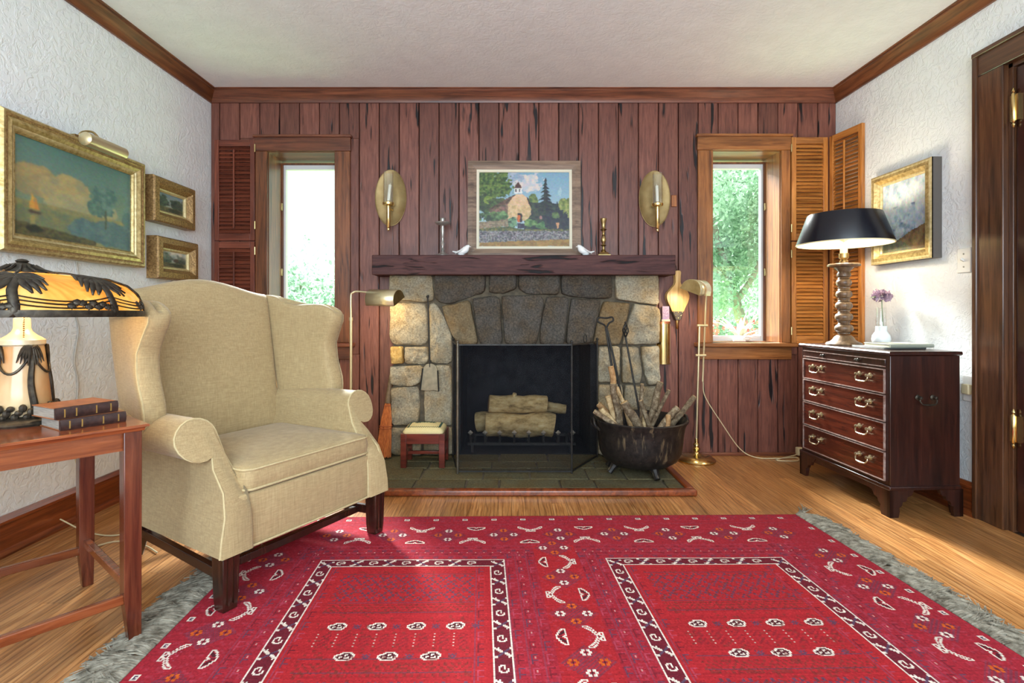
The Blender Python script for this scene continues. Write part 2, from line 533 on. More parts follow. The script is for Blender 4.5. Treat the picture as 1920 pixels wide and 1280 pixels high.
tag(m.build('board_field', MAT['oak'], fl, smooth=False), kind='stuff')

# crown moulding
def crown(name, mat, a, b, inward, label):
    prof = [(0, -.082), (.012, -.082), (.016, -.066), (.030, -.048), (.044, -.026), (.050, -.018), (.050, -.008), (.058, -.006), (.058, 0), (0, 0)]
    a = Vector(a); b = Vector(b); i = Vector(inward); mb = MB()
    mb.loft([[p + i * d + Vector((0, 0, ZC + z)) for d, z in prof] for p in (a, b)])
    tag(mb.build(name, mat, smooth=True, angle=25), label, kind='structure')
crown('trim_1', MAT['trim_x'], (XL, YF, 0), (XR, YF, 0), (0, -1, 0), 'stained crown moulding above the boarded wall')
crown('trim_2', MAT['trim_y'], (XL, YR, 0), (XL, YF, 0), (1, 0, 0), 'stained crown moulding above left wall')
crown('trim_3', MAT['trim_y'], (XR, YR, 0), (XR, YF, 0), (-1, 0, 0), 'stained crown moulding above right wall')
# baseboards
def baseboard(name, x, s, y0, y1):
    mb = MB()
    prof = [(0, 0), (.034, 0), (.034, .008), (.028, .020), (.019, .026), (.019, .118), (.026, .122), (.026, .134), (.018, .142), (.010, .150), (0, .150)]
    mb.loft([[Vector((x + s * d, y, z)) for d, z in prof] for y in (y0, y1)])
    tag(mb.build(name, MAT['base'], smooth=True, angle=25), 'red brown wooden baseboard', kind='structure')
baseboard('baseboard_left', XL, 1, YR, YF)
baseboard('baseboard_right', XR, -1, 2.42, YF)
mb = MB()
for a, b in ((XL + .03, -0.76), (0.955, XR - .03)):
    mb.box(a, b, YF - .016, YF, 0, .022)
tag(mb.build('baseboard_back', MAT['trim_x'], bevel=.004), 'thin dark shoe moulding at foot of boarded wall', kind='structure')

# windows
def window(name, W, label, side):
    x0, x1, z0, z1 = W['o']; c0, c1, ct = W['c']
    t = thing(name, label, None, ((x0 + x1) / 2, YF, z0), kind='structure')
    yc = YF - .020; yg = 3.70
    mat, matx = (MAT['trim'], MAT['trim_x']) if side < 0 else (MAT['honey'], MAT['honey_x'])
    MB().box(c0, x0, yc, YF + .03, z0, z1).build('casing', mat, t, bevel=.003)
    MB().box(x1, c1, yc, YF + .03, z0, z1).build('casing', mat, t, bevel=.003)
    MB().box(c0 - .004, c1 + .004, yc - .004, YF + .03, z1, ct).build('head_casing', matx, t, bevel=.003)
    MB().box(c0 - .012, c1 + .012, yc - .016, YF, ct - .012, ct + .004).build('head_cap', matx, t, bevel=.003)
    st = MB().box(c0 - .02, c1 + .03, yc - .045, yg, z0 - .026, z0).build('stool', matx, t, bevel=.006)
    MB().box(c0 + .002, c1 + .008, yc - .002, YF + .02, z0 - .108, z0 - .026).build('apron', matx, t, bevel=.003)
    m = MB(); m.box(x0 - .03, x0 + .004, YF - .002, yg + .06, z0, z1); m.build('jamb', mat, t)
    m = MB(); m.box(x1 - .004, x1 + .03, YF - .002, yg + .06, z0, z1); m.build('jamb', mat, t)
    m = MB(); m.box(x0, x1, YF - .002, yg + .06, z1 - .004, z1 + .03); m.build('head_jamb', matx, t)
    # white sash set deep in the reveal
    m = MB(); sw = .026
    m.box(x0, x0 + sw, yg, yg + .035, z0, z1 - .02); m.box(x1 - sw, x1, yg, yg + .035, z0, z1 - .02)
    m.box(x0 + sw, x1 - sw, yg, yg + .035, z0, z0 + .035); m.box(x0 + sw, x1 - sw, yg, yg + .035, z1 - .06, z1 - .02)
    s = m.build('sash', MAT['paint_white'], t, bevel=.003)
    m = MB()
    for a in (x0 + .004, x1 - .012): m.box(a, a + .008, yg - .018, yg, z0, z1 - .02)
    m.box(x0 + .012, x1 - .012, yg - .018, yg, z1 - .03, z1 - .02)
    m.build('stop_bead', MAT['trim'], t)
    MB().box(x0 + sw, x1 - sw, yg + .016, yg + .020, z0 + .035, z1 - .06).build('pane', MAT['glass'], s, smooth=False)
    hx = (x0 + x1) / 2 + .05
    m = MB(); m.box(hx - .06, hx + .02, yg - .05, yg - .02, z0, z0 + .012); m.sphere((hx + .03, yg - .04, z0 + .018), .018, sc=(1.6, .8, .9)); m.tube([(hx, yg - .04, z0 + .012), (hx + .02, yg - .05, z0 + .03), (hx + .06, yg - .05, z0 + .026)], .006)
    m.build('crank', MAT['plastic'], t)
    for z in (z0 + .45, z0 + .9):
        lx = x0 + .006 if side < 0 else x1 - .006
        MB().box(lx - .006, lx + .006, yg - .03, yg - .012, z, z + .05).build('sash_lock', MAT['brass_dull'], t, bevel=.002)
    return t
window('window_1', W1, 'narrow deep-set window behind the wing chair', -1)
window('window_2', W2, 'narrow deep-set window beside the honey coloured shutters', 1)

# door in the right wall, with its casing
d = thing('door_1', 'dark varnished door with oak casing and brass hinges', None, (XR, DY1, 0), kind='structure')
MB().box(XR - .026, XR + .01, DY1, DY1 + .135, 0, DZ).build('casing', MAT['casing'], d, bevel=.004)
MB().box(XR - .034, XR + .01, DY1 + .123, DY1 + .147, 0, DZ + .105).build('backband', MAT['casing'], d, bevel=.005)
MB().box(XR - .026, XR + .01, DY0 - .12, DY1 + .135, DZ, DZ + .10).build('head_casing', MAT['casing_y'], d, bevel=.004)
MB().box(XR - .036, XR + .01, DY0 - .12, DY1 + .147, DZ + .09, DZ + .112).build('head_cap', MAT['casing_y'], d, bevel=.004)
MB().box(XR - .026, XR + .01, DY0 - .12, DY0, 0, DZ).build('casing', MAT['casing'], d, bevel=.004)
MB().box(XR - .002, XR + .1, DY1 - .022, DY1, 0, DZ).build('jamb', MAT['casing'], d, bevel=.002)
MB().box(XR - .002, XR + .1, DY0, DY1, DZ - .02, DZ).build('jamb', MAT['casing_y'], d, bevel=.002)
MB().box(XR + .008, XR + .048, DY0 + .02, DY1 - .026, .008, DZ - .024).build('door_leaf', MAT['door'], d, bevel=.003)
for z in (.44, 1.80):
    m = MB(); c = (XR - .004, DY1 - .026, z)
    m.lathe([(.001, -.085), (.005, -.078), (.007, -.07), (.004, -.064), (.0085, -.058), (.0085, .058), (.004, .064), (.007, .07), (.005, .078), (.001, .085)], c, 12)
    m.box(XR - .003, XR + .008, DY1 - .045, DY1 - .008, z - .055, z + .055)
    m.build('hinge', MAT['brass'], d)
# light switch
t = thing('light_switch', 'white toggle light switch plate beside the dark door casing', 'light switch', (XR, 2.505, 1.178))
MB().box(XR - .006, XR, 2.468, 2.542, 1.120, 1.236).build('plate', MAT['plastic'], t, bevel=.003)
m = MB(); m.bar((XR - .004, 2.505, 1.176), (XR - .020, 2.505, 1.186), .009, .012); m.build('toggle', MAT['plastic'], t, bevel=.002)
for z in (1.148, 1.208):
    m = MB(); m.lathe([(.004, 0), (.004, .002), (.001, .003)], (XR - .006, 2.505, z), 10, rot=Matrix.Rotation(R(-90), 3, 'Y')); m.build('screw', MAT['pewter'], t)
t = thing('wall_outlet', 'cream wall outlet low behind the dark chest', 'outlet', (XR, 2.475, .58))
MB().box(XR - .007, XR, 2.44, 2.51, .52, .64).build('plate', MAT['plastic'], t, bevel=.003)
MB().box(XR - .028, XR - .007, 2.455, 2.495, .555, .60).build('plug', MAT['cord'], t, bevel=.004)

# ------------------------------------------------------------------ fireplace
YS = 3.385
fp = thing('fireplace', 'granite fieldstone fireplace with soot and shade darkened stones over the opening', 'fireplace', (0.1, YS, 0))
sx0, sx1, sz1 = -0.752, 0.948, 1.175
ox0, ox1, oz = -0.355, 0.560, 0.734
m = MB()
m.box(sx0 + .012, ox0, YS + .012, YB - .001, .033, sz1); m.box(ox1, sx1 - .012, YS + .012, YB - .001, .033, sz1); m.box(ox0, ox1, YS + .012, YB - .001, oz, sz1)
m.build('mortar', MAT['mortar'], fp, smooth=False)
m = MB(); yb = 3.98
m.box(ox0 - .02, ox0 + .04, YS + .04, yb, 0, oz + .3); m.box(ox1 - .04, ox1 + .02, YS + .04, yb, 0, oz + .3)
m.box(ox0 - .02, ox1 + .02, yb, yb + .06, 0, oz + .3); m.box(ox0 - .02, ox1 + .02, YS + .04, yb + .06, oz + .22, oz + .3)
m.box(ox0 - .02, ox1 + .02, YS + .034, yb + .06, -.003, .028)
m.build('firebox', MAT['soot'], fp, smooth=False)
STONES = [
 ([(732,515),(809,515),(813,562),(800,566),(760,562),(732,559)],0),
 ([(816,515),(911,515),(908,549),(880,556),(850,567),(829,569),(817,558)],1),
 ([(919,515),(968,515),(967,541),(945,549),(918,548)],1),
 ([(973,515),(1048,515),(1047,552),(990,550),(973,542)],1),
 ([(1053,515),(1145,515),(1146,559),(1100,558),(1053,552)],1),
 ([(1154,515),(1233,515),(1234,572),(1190,565),(1155,561)],0),
 ([(733,568),(799,570),(803,600),(803,641),(794,646),(736,645),(732,636)],0),
 ([(806,571),(816,566),(832,592),(847,628),(848,676),(838,680),(807,679)],0),
 ([(829,574),(853,571),(880,562),(889,610),(896,645),(860,645),(850,628),(838,602)],2),
 ([(886,560),(932,555),(937,562),(942,645),(901,645),(894,610)],1),
 ([(941,555),(1014,554),(1020,562),(1006,645),(947,645)],1),
 ([(1025,557),(1066,557),(1063,590),(1056,645),(1012,645),(1017,600)],1),
 ([(1071,560),(1126,563),(1116,610),(1106,645),(1061,645),(1067,600)],1),
 ([(1131,566),(1182,569),(1173,600),(1160,645),(1112,645),(1119,610)],2),
 ([(1187,570),(1234,577),(1234,644),(1166,645),(1178,605)],0),
 ([(1122,651),(1160,649),(1161,700),(1151,715),(1122,716)],0),
 ([(1166,651),(1196,650),(1202,690),(1200,716),(1166,716)],0),
 ([(1201,650),(1234,649),(1234,716),(1214,721),(1207,690)],0),
 ([(1122,721),(1165,721),(1167,781),(1122,781)],0),
 ([(1171,721),(1212,726),(1234,722),(1234,790),(1170,790)],0),
 ([(1122,786),(1174,786),(1175,851),(1122,851)],0),
 ([(1180,795),(1234,795),(1234,851),(1180,851)],0),
 ([(733,651),(755,651),(757,679),(735,681)],3),
 ([(761,651),(802,651),(803,676),(795,681),(761,681)],0),
 ([(733,687),(789,685),(796,692),(788,717),(770,723),(733,720)],0),
 ([(813,686),(846,684),(848,760),(847,796),(797,799),(797,740),(803,700)],0),
 ([(734,727),(786,725),(787,760),(785,795),(736,795)],0),
 ([(735,801),(789,801),(790,851),(735,851)],0),
 ([(796,804),(848,801),(848,851),(796,851)],0),
]
MAT['rust_stone'] = stone('orange stained granite', C(150, 118, 66), C(184, 150, 88), C(204, 176, 122))
MAT['brown_stone'] = stone('brown granite', C(88, 76, 58), C(128, 112, 86), C(160, 144, 112))
def resample(poly, n):
    L = [0]; q = poly + [poly[0]]
    for i in range(len(poly)): L.append(L[-1] + math.dist(q[i], q[i + 1]))
    out = []
    for k in range(n):
        d = L[-1] * k / n
        i = max(j for j in range(len(poly)) if L[j] <= d + 1e-9)
        t = (d - L[i]) / max(L[i + 1] - L[i], 1e-9)
        out.append((lerp(q[i][0], q[i + 1][0], t), lerp(q[i][1], q[i + 1][1], t)))
    return out
for si, (poly, kind) in enumerate(STONES):
    pts = [(p.x, p.z) for p in (P(a, b, YS) for a, b in poly)]
    N = 30
    gx_, gz_ = sum(p[0] for p in pts) / len(pts), sum(p[1] for p in pts) / len(pts)
    pts = [(gx_ + (p[0] - gx_) * (1 + .0055 / max(.02, math.dist(p, (gx_, gz_)))), gz_ + (p[1] - gz_) * (1 + .0055 / max(.02, math.dist(p, (gx_, gz_))))) for p in pts]
    pts = resample(pts, N)
    for _ in range(1):   # soften the corners
        pts = [((pts[i - 1][0] + 6 * pts[i][0] + pts[(i + 1) % N][0]) / 8, (pts[i - 1][1] + 6 * pts[i][1] + pts[(i + 1) % N][1]) / 8) for i in range(N)]
    cx = sum(p[0] for p in pts) / N; cz = sum(p[1] for p in pts) / N
    proud = random.uniform(.006, .022); seed = si * 7.3
    tx, tz = random.uniform(-.08, .08), random.uniform(-.08, .08)
    rings = []
    for f, dep in ((1.0, .10), (1.0, .010), (.985, -.003), (.95, -.010), (.86, -.014), (.68, -.015), (.45, -.016), (.22, -.016), (.03, -.016)):
        ring = []
        for (x, z) in pts:
            X = cx + (x - cx) * f; Z = cz + (z - cz) * f
            y = YS + dep
            if dep < .05:
                nz = mnoise.noise(Vector((X * 13 + seed, seed, Z * 13))) * .020 + mnoise.noise(Vector((X * 40 + seed, seed, Z * 40))) * .010
                y += nz * (1.3 if f < .97 else .5) - proud * (1 if f < .99 else .3) + (X - cx) * tx + (Z - cz) * tz
                if f >= .95:
                    X += mnoise.noise(Vector((X * 60, seed, Z * 60))) * .004; Z += mnoise.noise(Vector((X * 60, Z * 60, seed))) * .004
            ring.append((X, y, Z))
        rings.append(ring)
    MB().loft(rings).build('stone', [MAT['stone'], MAT['soot_shade_stone'], MAT['brown_stone'], MAT['rust_stone']][kind], fp, angle=60)
# flat iron lintel that carries the stones
MB().box(ox0 - .08, ox1 + .08, YS + .015, YS + .10, oz - .004, oz + .012).build('lintel_bar', MAT['iron'], fp)
# mantel beam
t = tag(MB().box(-0.845, 1.022, 3.275, YF - .001, 1.166, 1.288).build('mantel_beam', MAT['mantel'], None, bevel=.005, loc=(0.09, 3.38, 1.166)),
        'thick dark rough hewn wooden mantel beam above the stones', 'mantel')
mesh = t.data
# hearth
h = thing('hearth', 'low slate hearth with red brown wooden border on the floor', 'hearth', (0.1, 3.0, 0))
hx0, hx1, hy0, hy1 = -0.86, 0.955, 2.70, YS + .03
m = MB()
m.box(hx0, hx1, hy0, hy0 + .045, 0, .034); m.build('border', MAT['base'], h, bevel=.010, seg=3)
MB().box(hx1 - .045, hx1, hy0 + .045, YF - .02, 0, .034).build('border', MAT['base'], h, bevel=.010, seg=3)
MB().box(hx0, hx0 + .045, hy0 + .045, YF - .02, 0, .034).build('border', MAT['base'], h, bevel=.010, seg=3)
MB().box(hx0 + .045, hx1 - .045, hy0 + .045, hy1, 0, .022).build('mortar_bed', MAT['mortar'], h, smooth=False)
y = hy0 + .047
random.seed(21)
while y < hy1 - .03:
    d_ = min(random.uniform(.13, .22), hy1 - y)
    x = hx0 + .047
    while x < hx1 - .06:
        w = min(random.uniform(.16, .38), hx1 - .047 - x)
        if hx1 - .047 - x - w < .08: w = hx1 - .047 - x
        zt = .030 + random.uniform(-.002, .0015)
        j = [random.uniform(-.004, .004) for _ in range(4)]
        MB().prism([(x + .005, y + .005 + j[0]), (x + w - .005, y + .005 + j[1]), (x + w - .005 + j[2], y + d_ - .005), (x + .005 + j[3], y + d_ - .005)],
                   lambda a, b, z: (a, b, z), .012, zt).build('slate_tile', MAT['slate'], h, bevel=.003, seg=1)
        x += w
    y += d_

# ------------------------------------------------------------------ louvred shutters
def shutter(loc, rz, w, hgt, label, mats, group, ang=35, bar=False, nl=22, thick=.022, hinges=()):
    """local: x across, y depth, z up"""
    t = thing('louvred_shutter', label, 'shutter', loc, rz, group)
    st = .030; mv, mh = mats
    for x in (0, w - st):
        MB(True).box(x, x + st, 0, thick, 0, hgt).build('stile', mv, t, bevel=.002)
    for z, hh in ((0, .048), (hgt - .042, .042)):
        MB(True).box(st, w - st, .001, thick - .001, z, z + hh).build('rail', mh, t, bevel=.002)
    z0, z1 = .05, hgt - .044
    pitch = (z1 - z0) / nl
    a = R(ang); lw = pitch * 1.32; th = .0045
    m = MB(True)
    c, s = math.cos(a), math.sin(a)
    q = []
    lw = pitch * 1.08
    for (u, v) in ((-lw / 2, -th / 2), (lw / 2, -th / 2), (lw / 2, th / 2), (-lw / 2, th / 2)):
        q.append((u * .62 - v * .78, u * .78 + v * .62))
    me = None
    for k in range(nl):
        zc = z0 + (k + .5) * pitch
        if me is None:
            m = MB(True); m.loft([[(x, thick / 2 + yy, zz) for yy, zz in q] for x in (st, w - st)])
            o = m.build('louvre', mh, t, smooth=False); me = o.data
        else:
            o = bpy.data.objects.new('louvre', me); COL.objects.link(o); o.parent = t
        o.location = (0, 0, zc)
    for hz, side in hinges:
        MB(True).lathe([(.005, -.025), (.005, .025)], (w + .003 if side > 0 else -.003, -.002, hz), 8).build('hinge', MAT['brass_dull'], t)
    if bar:
        MB(True).box(w / 2 - .005, w / 2 + .005, -.012, -.002, z0 + .03, z1 - .02).build('tilt_bar', mv, t, bevel=.002)
    return t
G = 'louvred window shutters'
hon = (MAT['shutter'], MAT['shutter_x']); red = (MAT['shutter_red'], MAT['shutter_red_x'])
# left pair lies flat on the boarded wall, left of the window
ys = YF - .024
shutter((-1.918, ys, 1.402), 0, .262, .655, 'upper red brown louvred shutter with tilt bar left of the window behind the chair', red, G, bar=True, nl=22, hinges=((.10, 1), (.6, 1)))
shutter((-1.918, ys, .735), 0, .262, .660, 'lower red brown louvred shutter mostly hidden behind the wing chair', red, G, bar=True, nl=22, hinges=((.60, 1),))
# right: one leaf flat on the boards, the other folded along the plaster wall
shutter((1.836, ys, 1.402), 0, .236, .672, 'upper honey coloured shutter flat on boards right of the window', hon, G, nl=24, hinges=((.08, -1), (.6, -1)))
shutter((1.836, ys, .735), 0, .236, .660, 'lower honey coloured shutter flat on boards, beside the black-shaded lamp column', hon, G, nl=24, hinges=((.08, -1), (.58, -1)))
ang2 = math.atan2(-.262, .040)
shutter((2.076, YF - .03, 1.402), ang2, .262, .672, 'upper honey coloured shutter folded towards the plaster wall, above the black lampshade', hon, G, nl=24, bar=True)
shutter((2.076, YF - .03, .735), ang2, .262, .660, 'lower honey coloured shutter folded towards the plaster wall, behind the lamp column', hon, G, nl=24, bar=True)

# ------------------------------------------------------------------ wing chair
def fabric():
    t = NT('cream slub upholstery'); v = t.coords((1, 1, 1))
    v1 = t.coords((1, 1, 0.06)); a = t.noise(v1, 330, 2, 0.6)
    v2 = t.coords((0.08, 0.08, 1)); b = t.noise(v2, 380, 2, 0.6)
    h = t.mix(0.5, a, b)
    col = t.ramp(h, [(0.30, C(156, 133, 96)), (0.5, C(176, 152, 110)), (0.7, C(192, 170, 127))])
    n = t.noise(v, 5, 3)
    col = t.mix(0.5, col, t.ramp(n, [(0.3, (0.88, 0.86, 0.82, 1)), (0.7, (1, 1, 1, 1))]), 'MULTIPLY')
    t.base(col); t.bump(h, 0.22, 0.0015)
    return t.set(0.7, 0, 0.3, 0, 0.15)
MAT['fabric'] = fabric()
MAT['piping'] = plain('cream welt', C(184, 164, 122), C(198, 180, 136), 90, rough=0.7)
MAT['mahogany'] = wood('dark mahogany', C(34, 17, 12), C(54, 28, 19), C(74, 40, 26), 'Z', 0.26, 0.0, coat=0.3)

ch = thing('wing_chair', 'large cream upholstered wing chair with rolled arms and dark wooden legs', 'armchair', (-.695, 1.937, 0.0), math.atan2(.877, .481))
def pipe(name, pts, parent, r=.0042):
    MB(True).tube(pts, r, 6).build(name, MAT['piping'], parent)
# seat base
def base_ring(z, k=0.0):
    out = []
    for x, y in ((-.310, .016), (-.2, .008), (0, .006), (.2, .008), (.310, .016), (.310, .35), (.300, .64), (-.300, .64), (-.310, .35)):
        out.append((x * (1 - k), y + (k * .3 if y < .3 else -k * .3), z))
    return out
bs = MB(True).loft([base_ring(.180, .01), base_ring(.190), base_ring(.27), base_ring(.345), base_ring(.352, .01)]).build('seat_base', MAT['fabric'], ch, bevel=.006)
pipe('piping', [(-.27, .008, .183), (-.2, .005, .183), (0, .003, .183), (.2, .005, .183), (.27, .008, .183)], bs)
# arms
FZ = ([.17, .24, .30, .36, .42, .47, .53, .62], [.0, .0, .004, .018, .075, .115, .145, .165])
def arm(sgn):
    sec = [(.264, .30), (.268, .36), (.276, .42), (.283, .47)]
    cx, cz, r = .358, .528, .068
    for a in range(165, -121, -19):
        sec.append((cx + r * math.cos(R(a)), cz + r * .95 * math.sin(R(a))))
    sec += [(.338, .435), (.342, .37), (.352, .30), (.366, .23), (.370, .182), (.262, .182)]
    mx = sum(p[0] for p in sec) / len(sec); mz = sum(p[1] for p in sec) / len(sec)
    rings = []; front = None
    for k, (off, sc) in enumerate(((0.0, .93), (.002, .985), (.010, 1.0), (.03, 1.0), (.12, 1.0), (.25, 1.0), (.38, 1.0), (.47, 1.0))):
        ring = []
        for x, z in sec:
            X = mx + (x - mx) * sc; Z = mz + (z - mz) * (sc if z > .25 else 1)
            yf = interp(z, *FZ) - .006
            t = off / .47
            y = lerp(yf, .62, t)
            bx = X - .035 * t * (1 if z < .44 else .35)      # base narrows towards the back
            ring.append((sgn * bx, y, Z))
        rings.append(ring)
    o = MB(True).loft(rings).build('arm', MAT['fabric'], ch, angle=50)
    loop = [Vector(p) for p in rings[2]]
    mid = Vector((sgn * mx, 0, mz))
    pts = [p + Vector((0, -.003, 0)) for p in [loop[-1]] + loop[:-1]]
    pipe('piping', pts, o, .0038)
    return o
arm(-1); arm(1)
# wings
def wing(sgn):
    ZT = ([.26, .285, .305, .33, .36, .40, .46, .52, .57, .60, .63, .66, .70, .80], [.905, .928, .946, .960, .971, .977, .972, .966, .970, .984, 1.008, 1.026, 1.022, 1.01])
    YFz = ([.46, .54, .60, .66, .74, .82, .90, .96, 1.03], [.40, .345, .322, .330, .360, .368, .338, .316, .314])
    rings = []
    NT_ = 16
    tl = [i / NT_ for i in range(NT_ + 1)]
    for t in tl:
        zr = lerp(.46, .99, t)
        yf = interp(zr, *YFz); yb = lerp(.60, .735, t)
        sec = []
        # inner side back -> front, nose, outer side front -> back
        for w in (1.0, .8, .6, .4, .2, .08): sec.append((w, 0.0))
        for a in (-70, -42, -14, 14, 42, 70): sec.append((-.06 * math.cos(R(a)), .5 + .5 * math.sin(R(a))))
        for w in (.08, .2, .4, .6, .8, 1.0): sec.append((w, 1.0))
        ring = []
        for w, e in sec:
            y = yf + (yb - yf) * w
            ww = min(max(w, 0), 1)
            xin = .296 + .042 * (1 - ww) ** 1.2 + .012 * math.sin(PI * t) * (1 - ww)
            th = .062 + .022 * (1 - ww) ** 2
            x = xin + th * e
            zt = interp(y, *ZT) - .020
            z = .46 + (zt - .46) * t
            ring.append((sgn * x, y, z))
        rings.append(ring)
    last = rings[-1]; nn = len(last)                 # rounded over at the top
    for inset, dz in ((.10, .009), (.28, .016), (.55, .0195), (.9, .020)):
        ring = []
        for k in range(nn):
            p = last[k]; q = last[nn - 1 - k]
            mxx = (p[0] + q[0]) / 2; nose = max(0, 1 - min(abs(k - nn / 2 + .5), 4) / 4)
            ring.append((p[0] + (mxx - p[0]) * inset, p[1] + .030 * inset * nose, p[2] + dz))
        rings.append(ring)
    o = MB(True).loft(rings).build('wing', MAT['fabric'], ch, angle=180, sub=1)
    # welt along the outer front edge of the wing
    pts = [Vector(r[11]) * .7 + Vector(r[10]) * .3 + Vector((-sgn * .0015, .002, 0)) for r in rings[2:NT_ + 1]]
    pipe('piping', pts, o, .0036)
    return o
wing(-1); wing(1)
# back
def back():
    def zt(x): return 1.022 + .060 * (0.5 + 0.5 * math.cos(PI * min(1, abs(x) / .30))) ** 0.9
    rings = []
    X = [-.304, -.302, -.290, -.26, -.20, -.10, 0, .10, .20, .26, .290, .302, .304]
    for i, x in enumerate(X):
        e = [0.3, .6, .86, 1][min(i, len(X) - 1 - i, 3)]
        top = zt(x); ring = []
        for z, dy in ((.34, 0), (.45, -.012), (.58, -.030), (.72, -.034), (.86, -.026), (.95, -.014), (top - .035, -.006), (top - .012, .006), (top, .03), (top - .004, .060), (top - .025, .080), (.9, .085), (.7, .085), (.45, .085), (.18, .082)):
            f = (z - .34) / .7
            yb = lerp(.565, .672, f)
            mid = yb + .035
            y = yb + dy * (1 if dy > 0 else (1 - (x / .33) ** 2))
            y = mid + (y - mid) * e
            ring.append((x, y, z))
        rings.append(ring)
    o = MB(True).loft(rings).build('back', MAT['fabric'], ch, angle=180, sub=1)
    return o
back()
# cushion
def cushion():
    rings = []
    x0, x1, y0, y1 = -.278, .278, .010, .555
    def outline(s):
        pts = []; r = .035
        for cx, cy, a0 in ((x1 - r, y0 + r, -90), (x1 - r, y1 - r, 0), (x0 + r, y1 - r, 90), (x0 + r, y0 + r, 180)):
            for k in range(5):
                a = R(a0 + k * 22.5)
                pts.append((cx + r * math.cos(a), cy + r * math.sin(a)))
            # side points
        out = []
        for i in range(len(pts)):
            out.append(pts[i])
            if i % 5 == 4:
                q = pts[(i + 1) % len(pts)]
                for t in (.25, .5, .75): out.append((lerp(pts[i][0], q[0], t), lerp(pts[i][1], q[1], t)))
        c = (0, .28)
        return [(c[0] + (x - c[0]) * s, c[1] + (y - c[1]) * s) for x, y in out]
    for s, z in ((.05, .352), (.9, .352), (.985, .356), (1.0, .364), (1.012, .392), (1.0, .422), (.985, .430), (.93, .436), (.8, .444), (.6, .452), (.35, .457), (.1, .459)):
        rings.append([(x, y, z) for x, y in outline(s)])
    o = MB(True).loft(rings).build('seat_cushion', MAT['fabric'], ch, angle=60)
    for z in (.362, .426):
        l = [(x, y, z) for x, y in outline(1.003)]
        pipe('piping', l + l[:1], o)
cushion()
# legs and stretchers
for s in (-1, 1):
    m = MB(True)
    def sq(w, x, y, z): return [(x - w, y - w, z), (x + w, y - w, z), (x + w, y + w, z), (x - w, y + w, z)]
    m.loft([sq(.023, s * .331, .034, 0.0095), sq(.026, s * .331, .034, .05), sq(.029, s * .331, .034, .184)])
    m.build('leg', MAT['mahogany'], ch, bevel=.003)
    m = MB(True)
    for k in (-1, 1): m.box(s * .331 + k * .010 - .003, s * .331 + k * .010 + .003, .003, .008, .03, .175)
    m.build('leg_moulding', MAT['mahogany'], ch)
    m = MB(True)
    m.loft([sq(.021, s * .262, .705, 0.0), sq(.022, s * .262, .672, .07), sq(.024, s * .262, .630, .19)])
    m.build('leg', MAT['mahogany'], ch, bevel=.003)
    m = MB(True); m.bar((s * .325, .05, .105), (s * .262, .66, .105), .022, .034); m.build('stretcher', MAT['mahogany'], ch, bevel=.003)
m = MB(True); m.bar((-.318, .12, .100), (.318, .12, .100), .022, .028); m.build('stretcher', MAT['mahogany'], ch, bevel=.003)
m = MB(True); m.bar((-.262, .672, .105), (.262, .672, .105), .022, .03); m.build('stretcher', MAT['mahogany'], ch, bevel=.003)

# ------------------------------------------------------------------ side table
MAT['cherry'] = wood('red brown cherry', C(74, 30, 18), C(106, 50, 30), C(130, 70, 44), 'Z', 0.26, 0.0, coat=0.3)
MAT['cherry_x'] = wood('red brown cherry top', C(98, 42, 20), C(138, 70, 36), C(164, 92, 52), 'X', 0.2, 0.0, coat=0.4)
TZ = 0.615
tb = thing('side_table', 'red brown wooden side table with thin stretchers beside the wing chair', 'table', (-1.077, 1.517, 0), math.atan2(.773, .634))
TL, TD = .62, .479
def sqr(w, x, y, z): return [(x - w, y - w, z), (x + w, y - w, z), (x + w, y + w, z), (x - w, y + w, z)]
for x in (0, -TL):
    for y in (0, TD):
        sx = 1 if x == 0 else -1; sy = -1 if y == 0 else 1
        MB(True).loft([sqr(.015, x + sx * .006, y + sy * .006, 0), sqr(.021, x, y, .13), sqr(.022, x, y, TZ - .018)]).build('leg', MAT['cherry'], tb, bevel=.002)
prof = [(-.028, TZ - .018), (-.030, TZ - .010), (-.034, TZ - .006), (-.034, TZ)]
rings = []
for o_, z in ((.018, TZ - .020), (.026, TZ - .018), (.028, TZ - .009), (.036, TZ - .007), (.036, TZ - .001), (.034, TZ)):
    rings.append([(-TL - o_, -o_, z), (o_, -o_, z), (o_, TD + o_, z), (-TL - o_, TD + o_, z)])
MB(True).loft(rings).build('table_top', MAT['cherry_x'], tb, smooth=False)
for a, b in (((-TL, 0), (0, 0)), ((-TL, TD), (0, TD)), ((0, 0), (0, TD)), ((-TL, 0), (-TL, TD))):
    m = MB(True); m.bar((a[0], a[1], TZ - .045), (b[0], b[1], TZ - .045), .018, .052); m.build('apron', MAT['cherry_x'], tb)
for a, b, z in (((-TL, 0), (0, 0), .125), ((-TL, TD), (0, TD), .125), ((0, 0), (0, TD), .152), ((-TL, 0), (-TL, TD), .152)):
    m = MB(True); m.bar((a[0], a[1], z), (b[0], b[1], z), .020, .026); m.build('stretcher', MAT['cherry_x'], tb, bevel=.003)

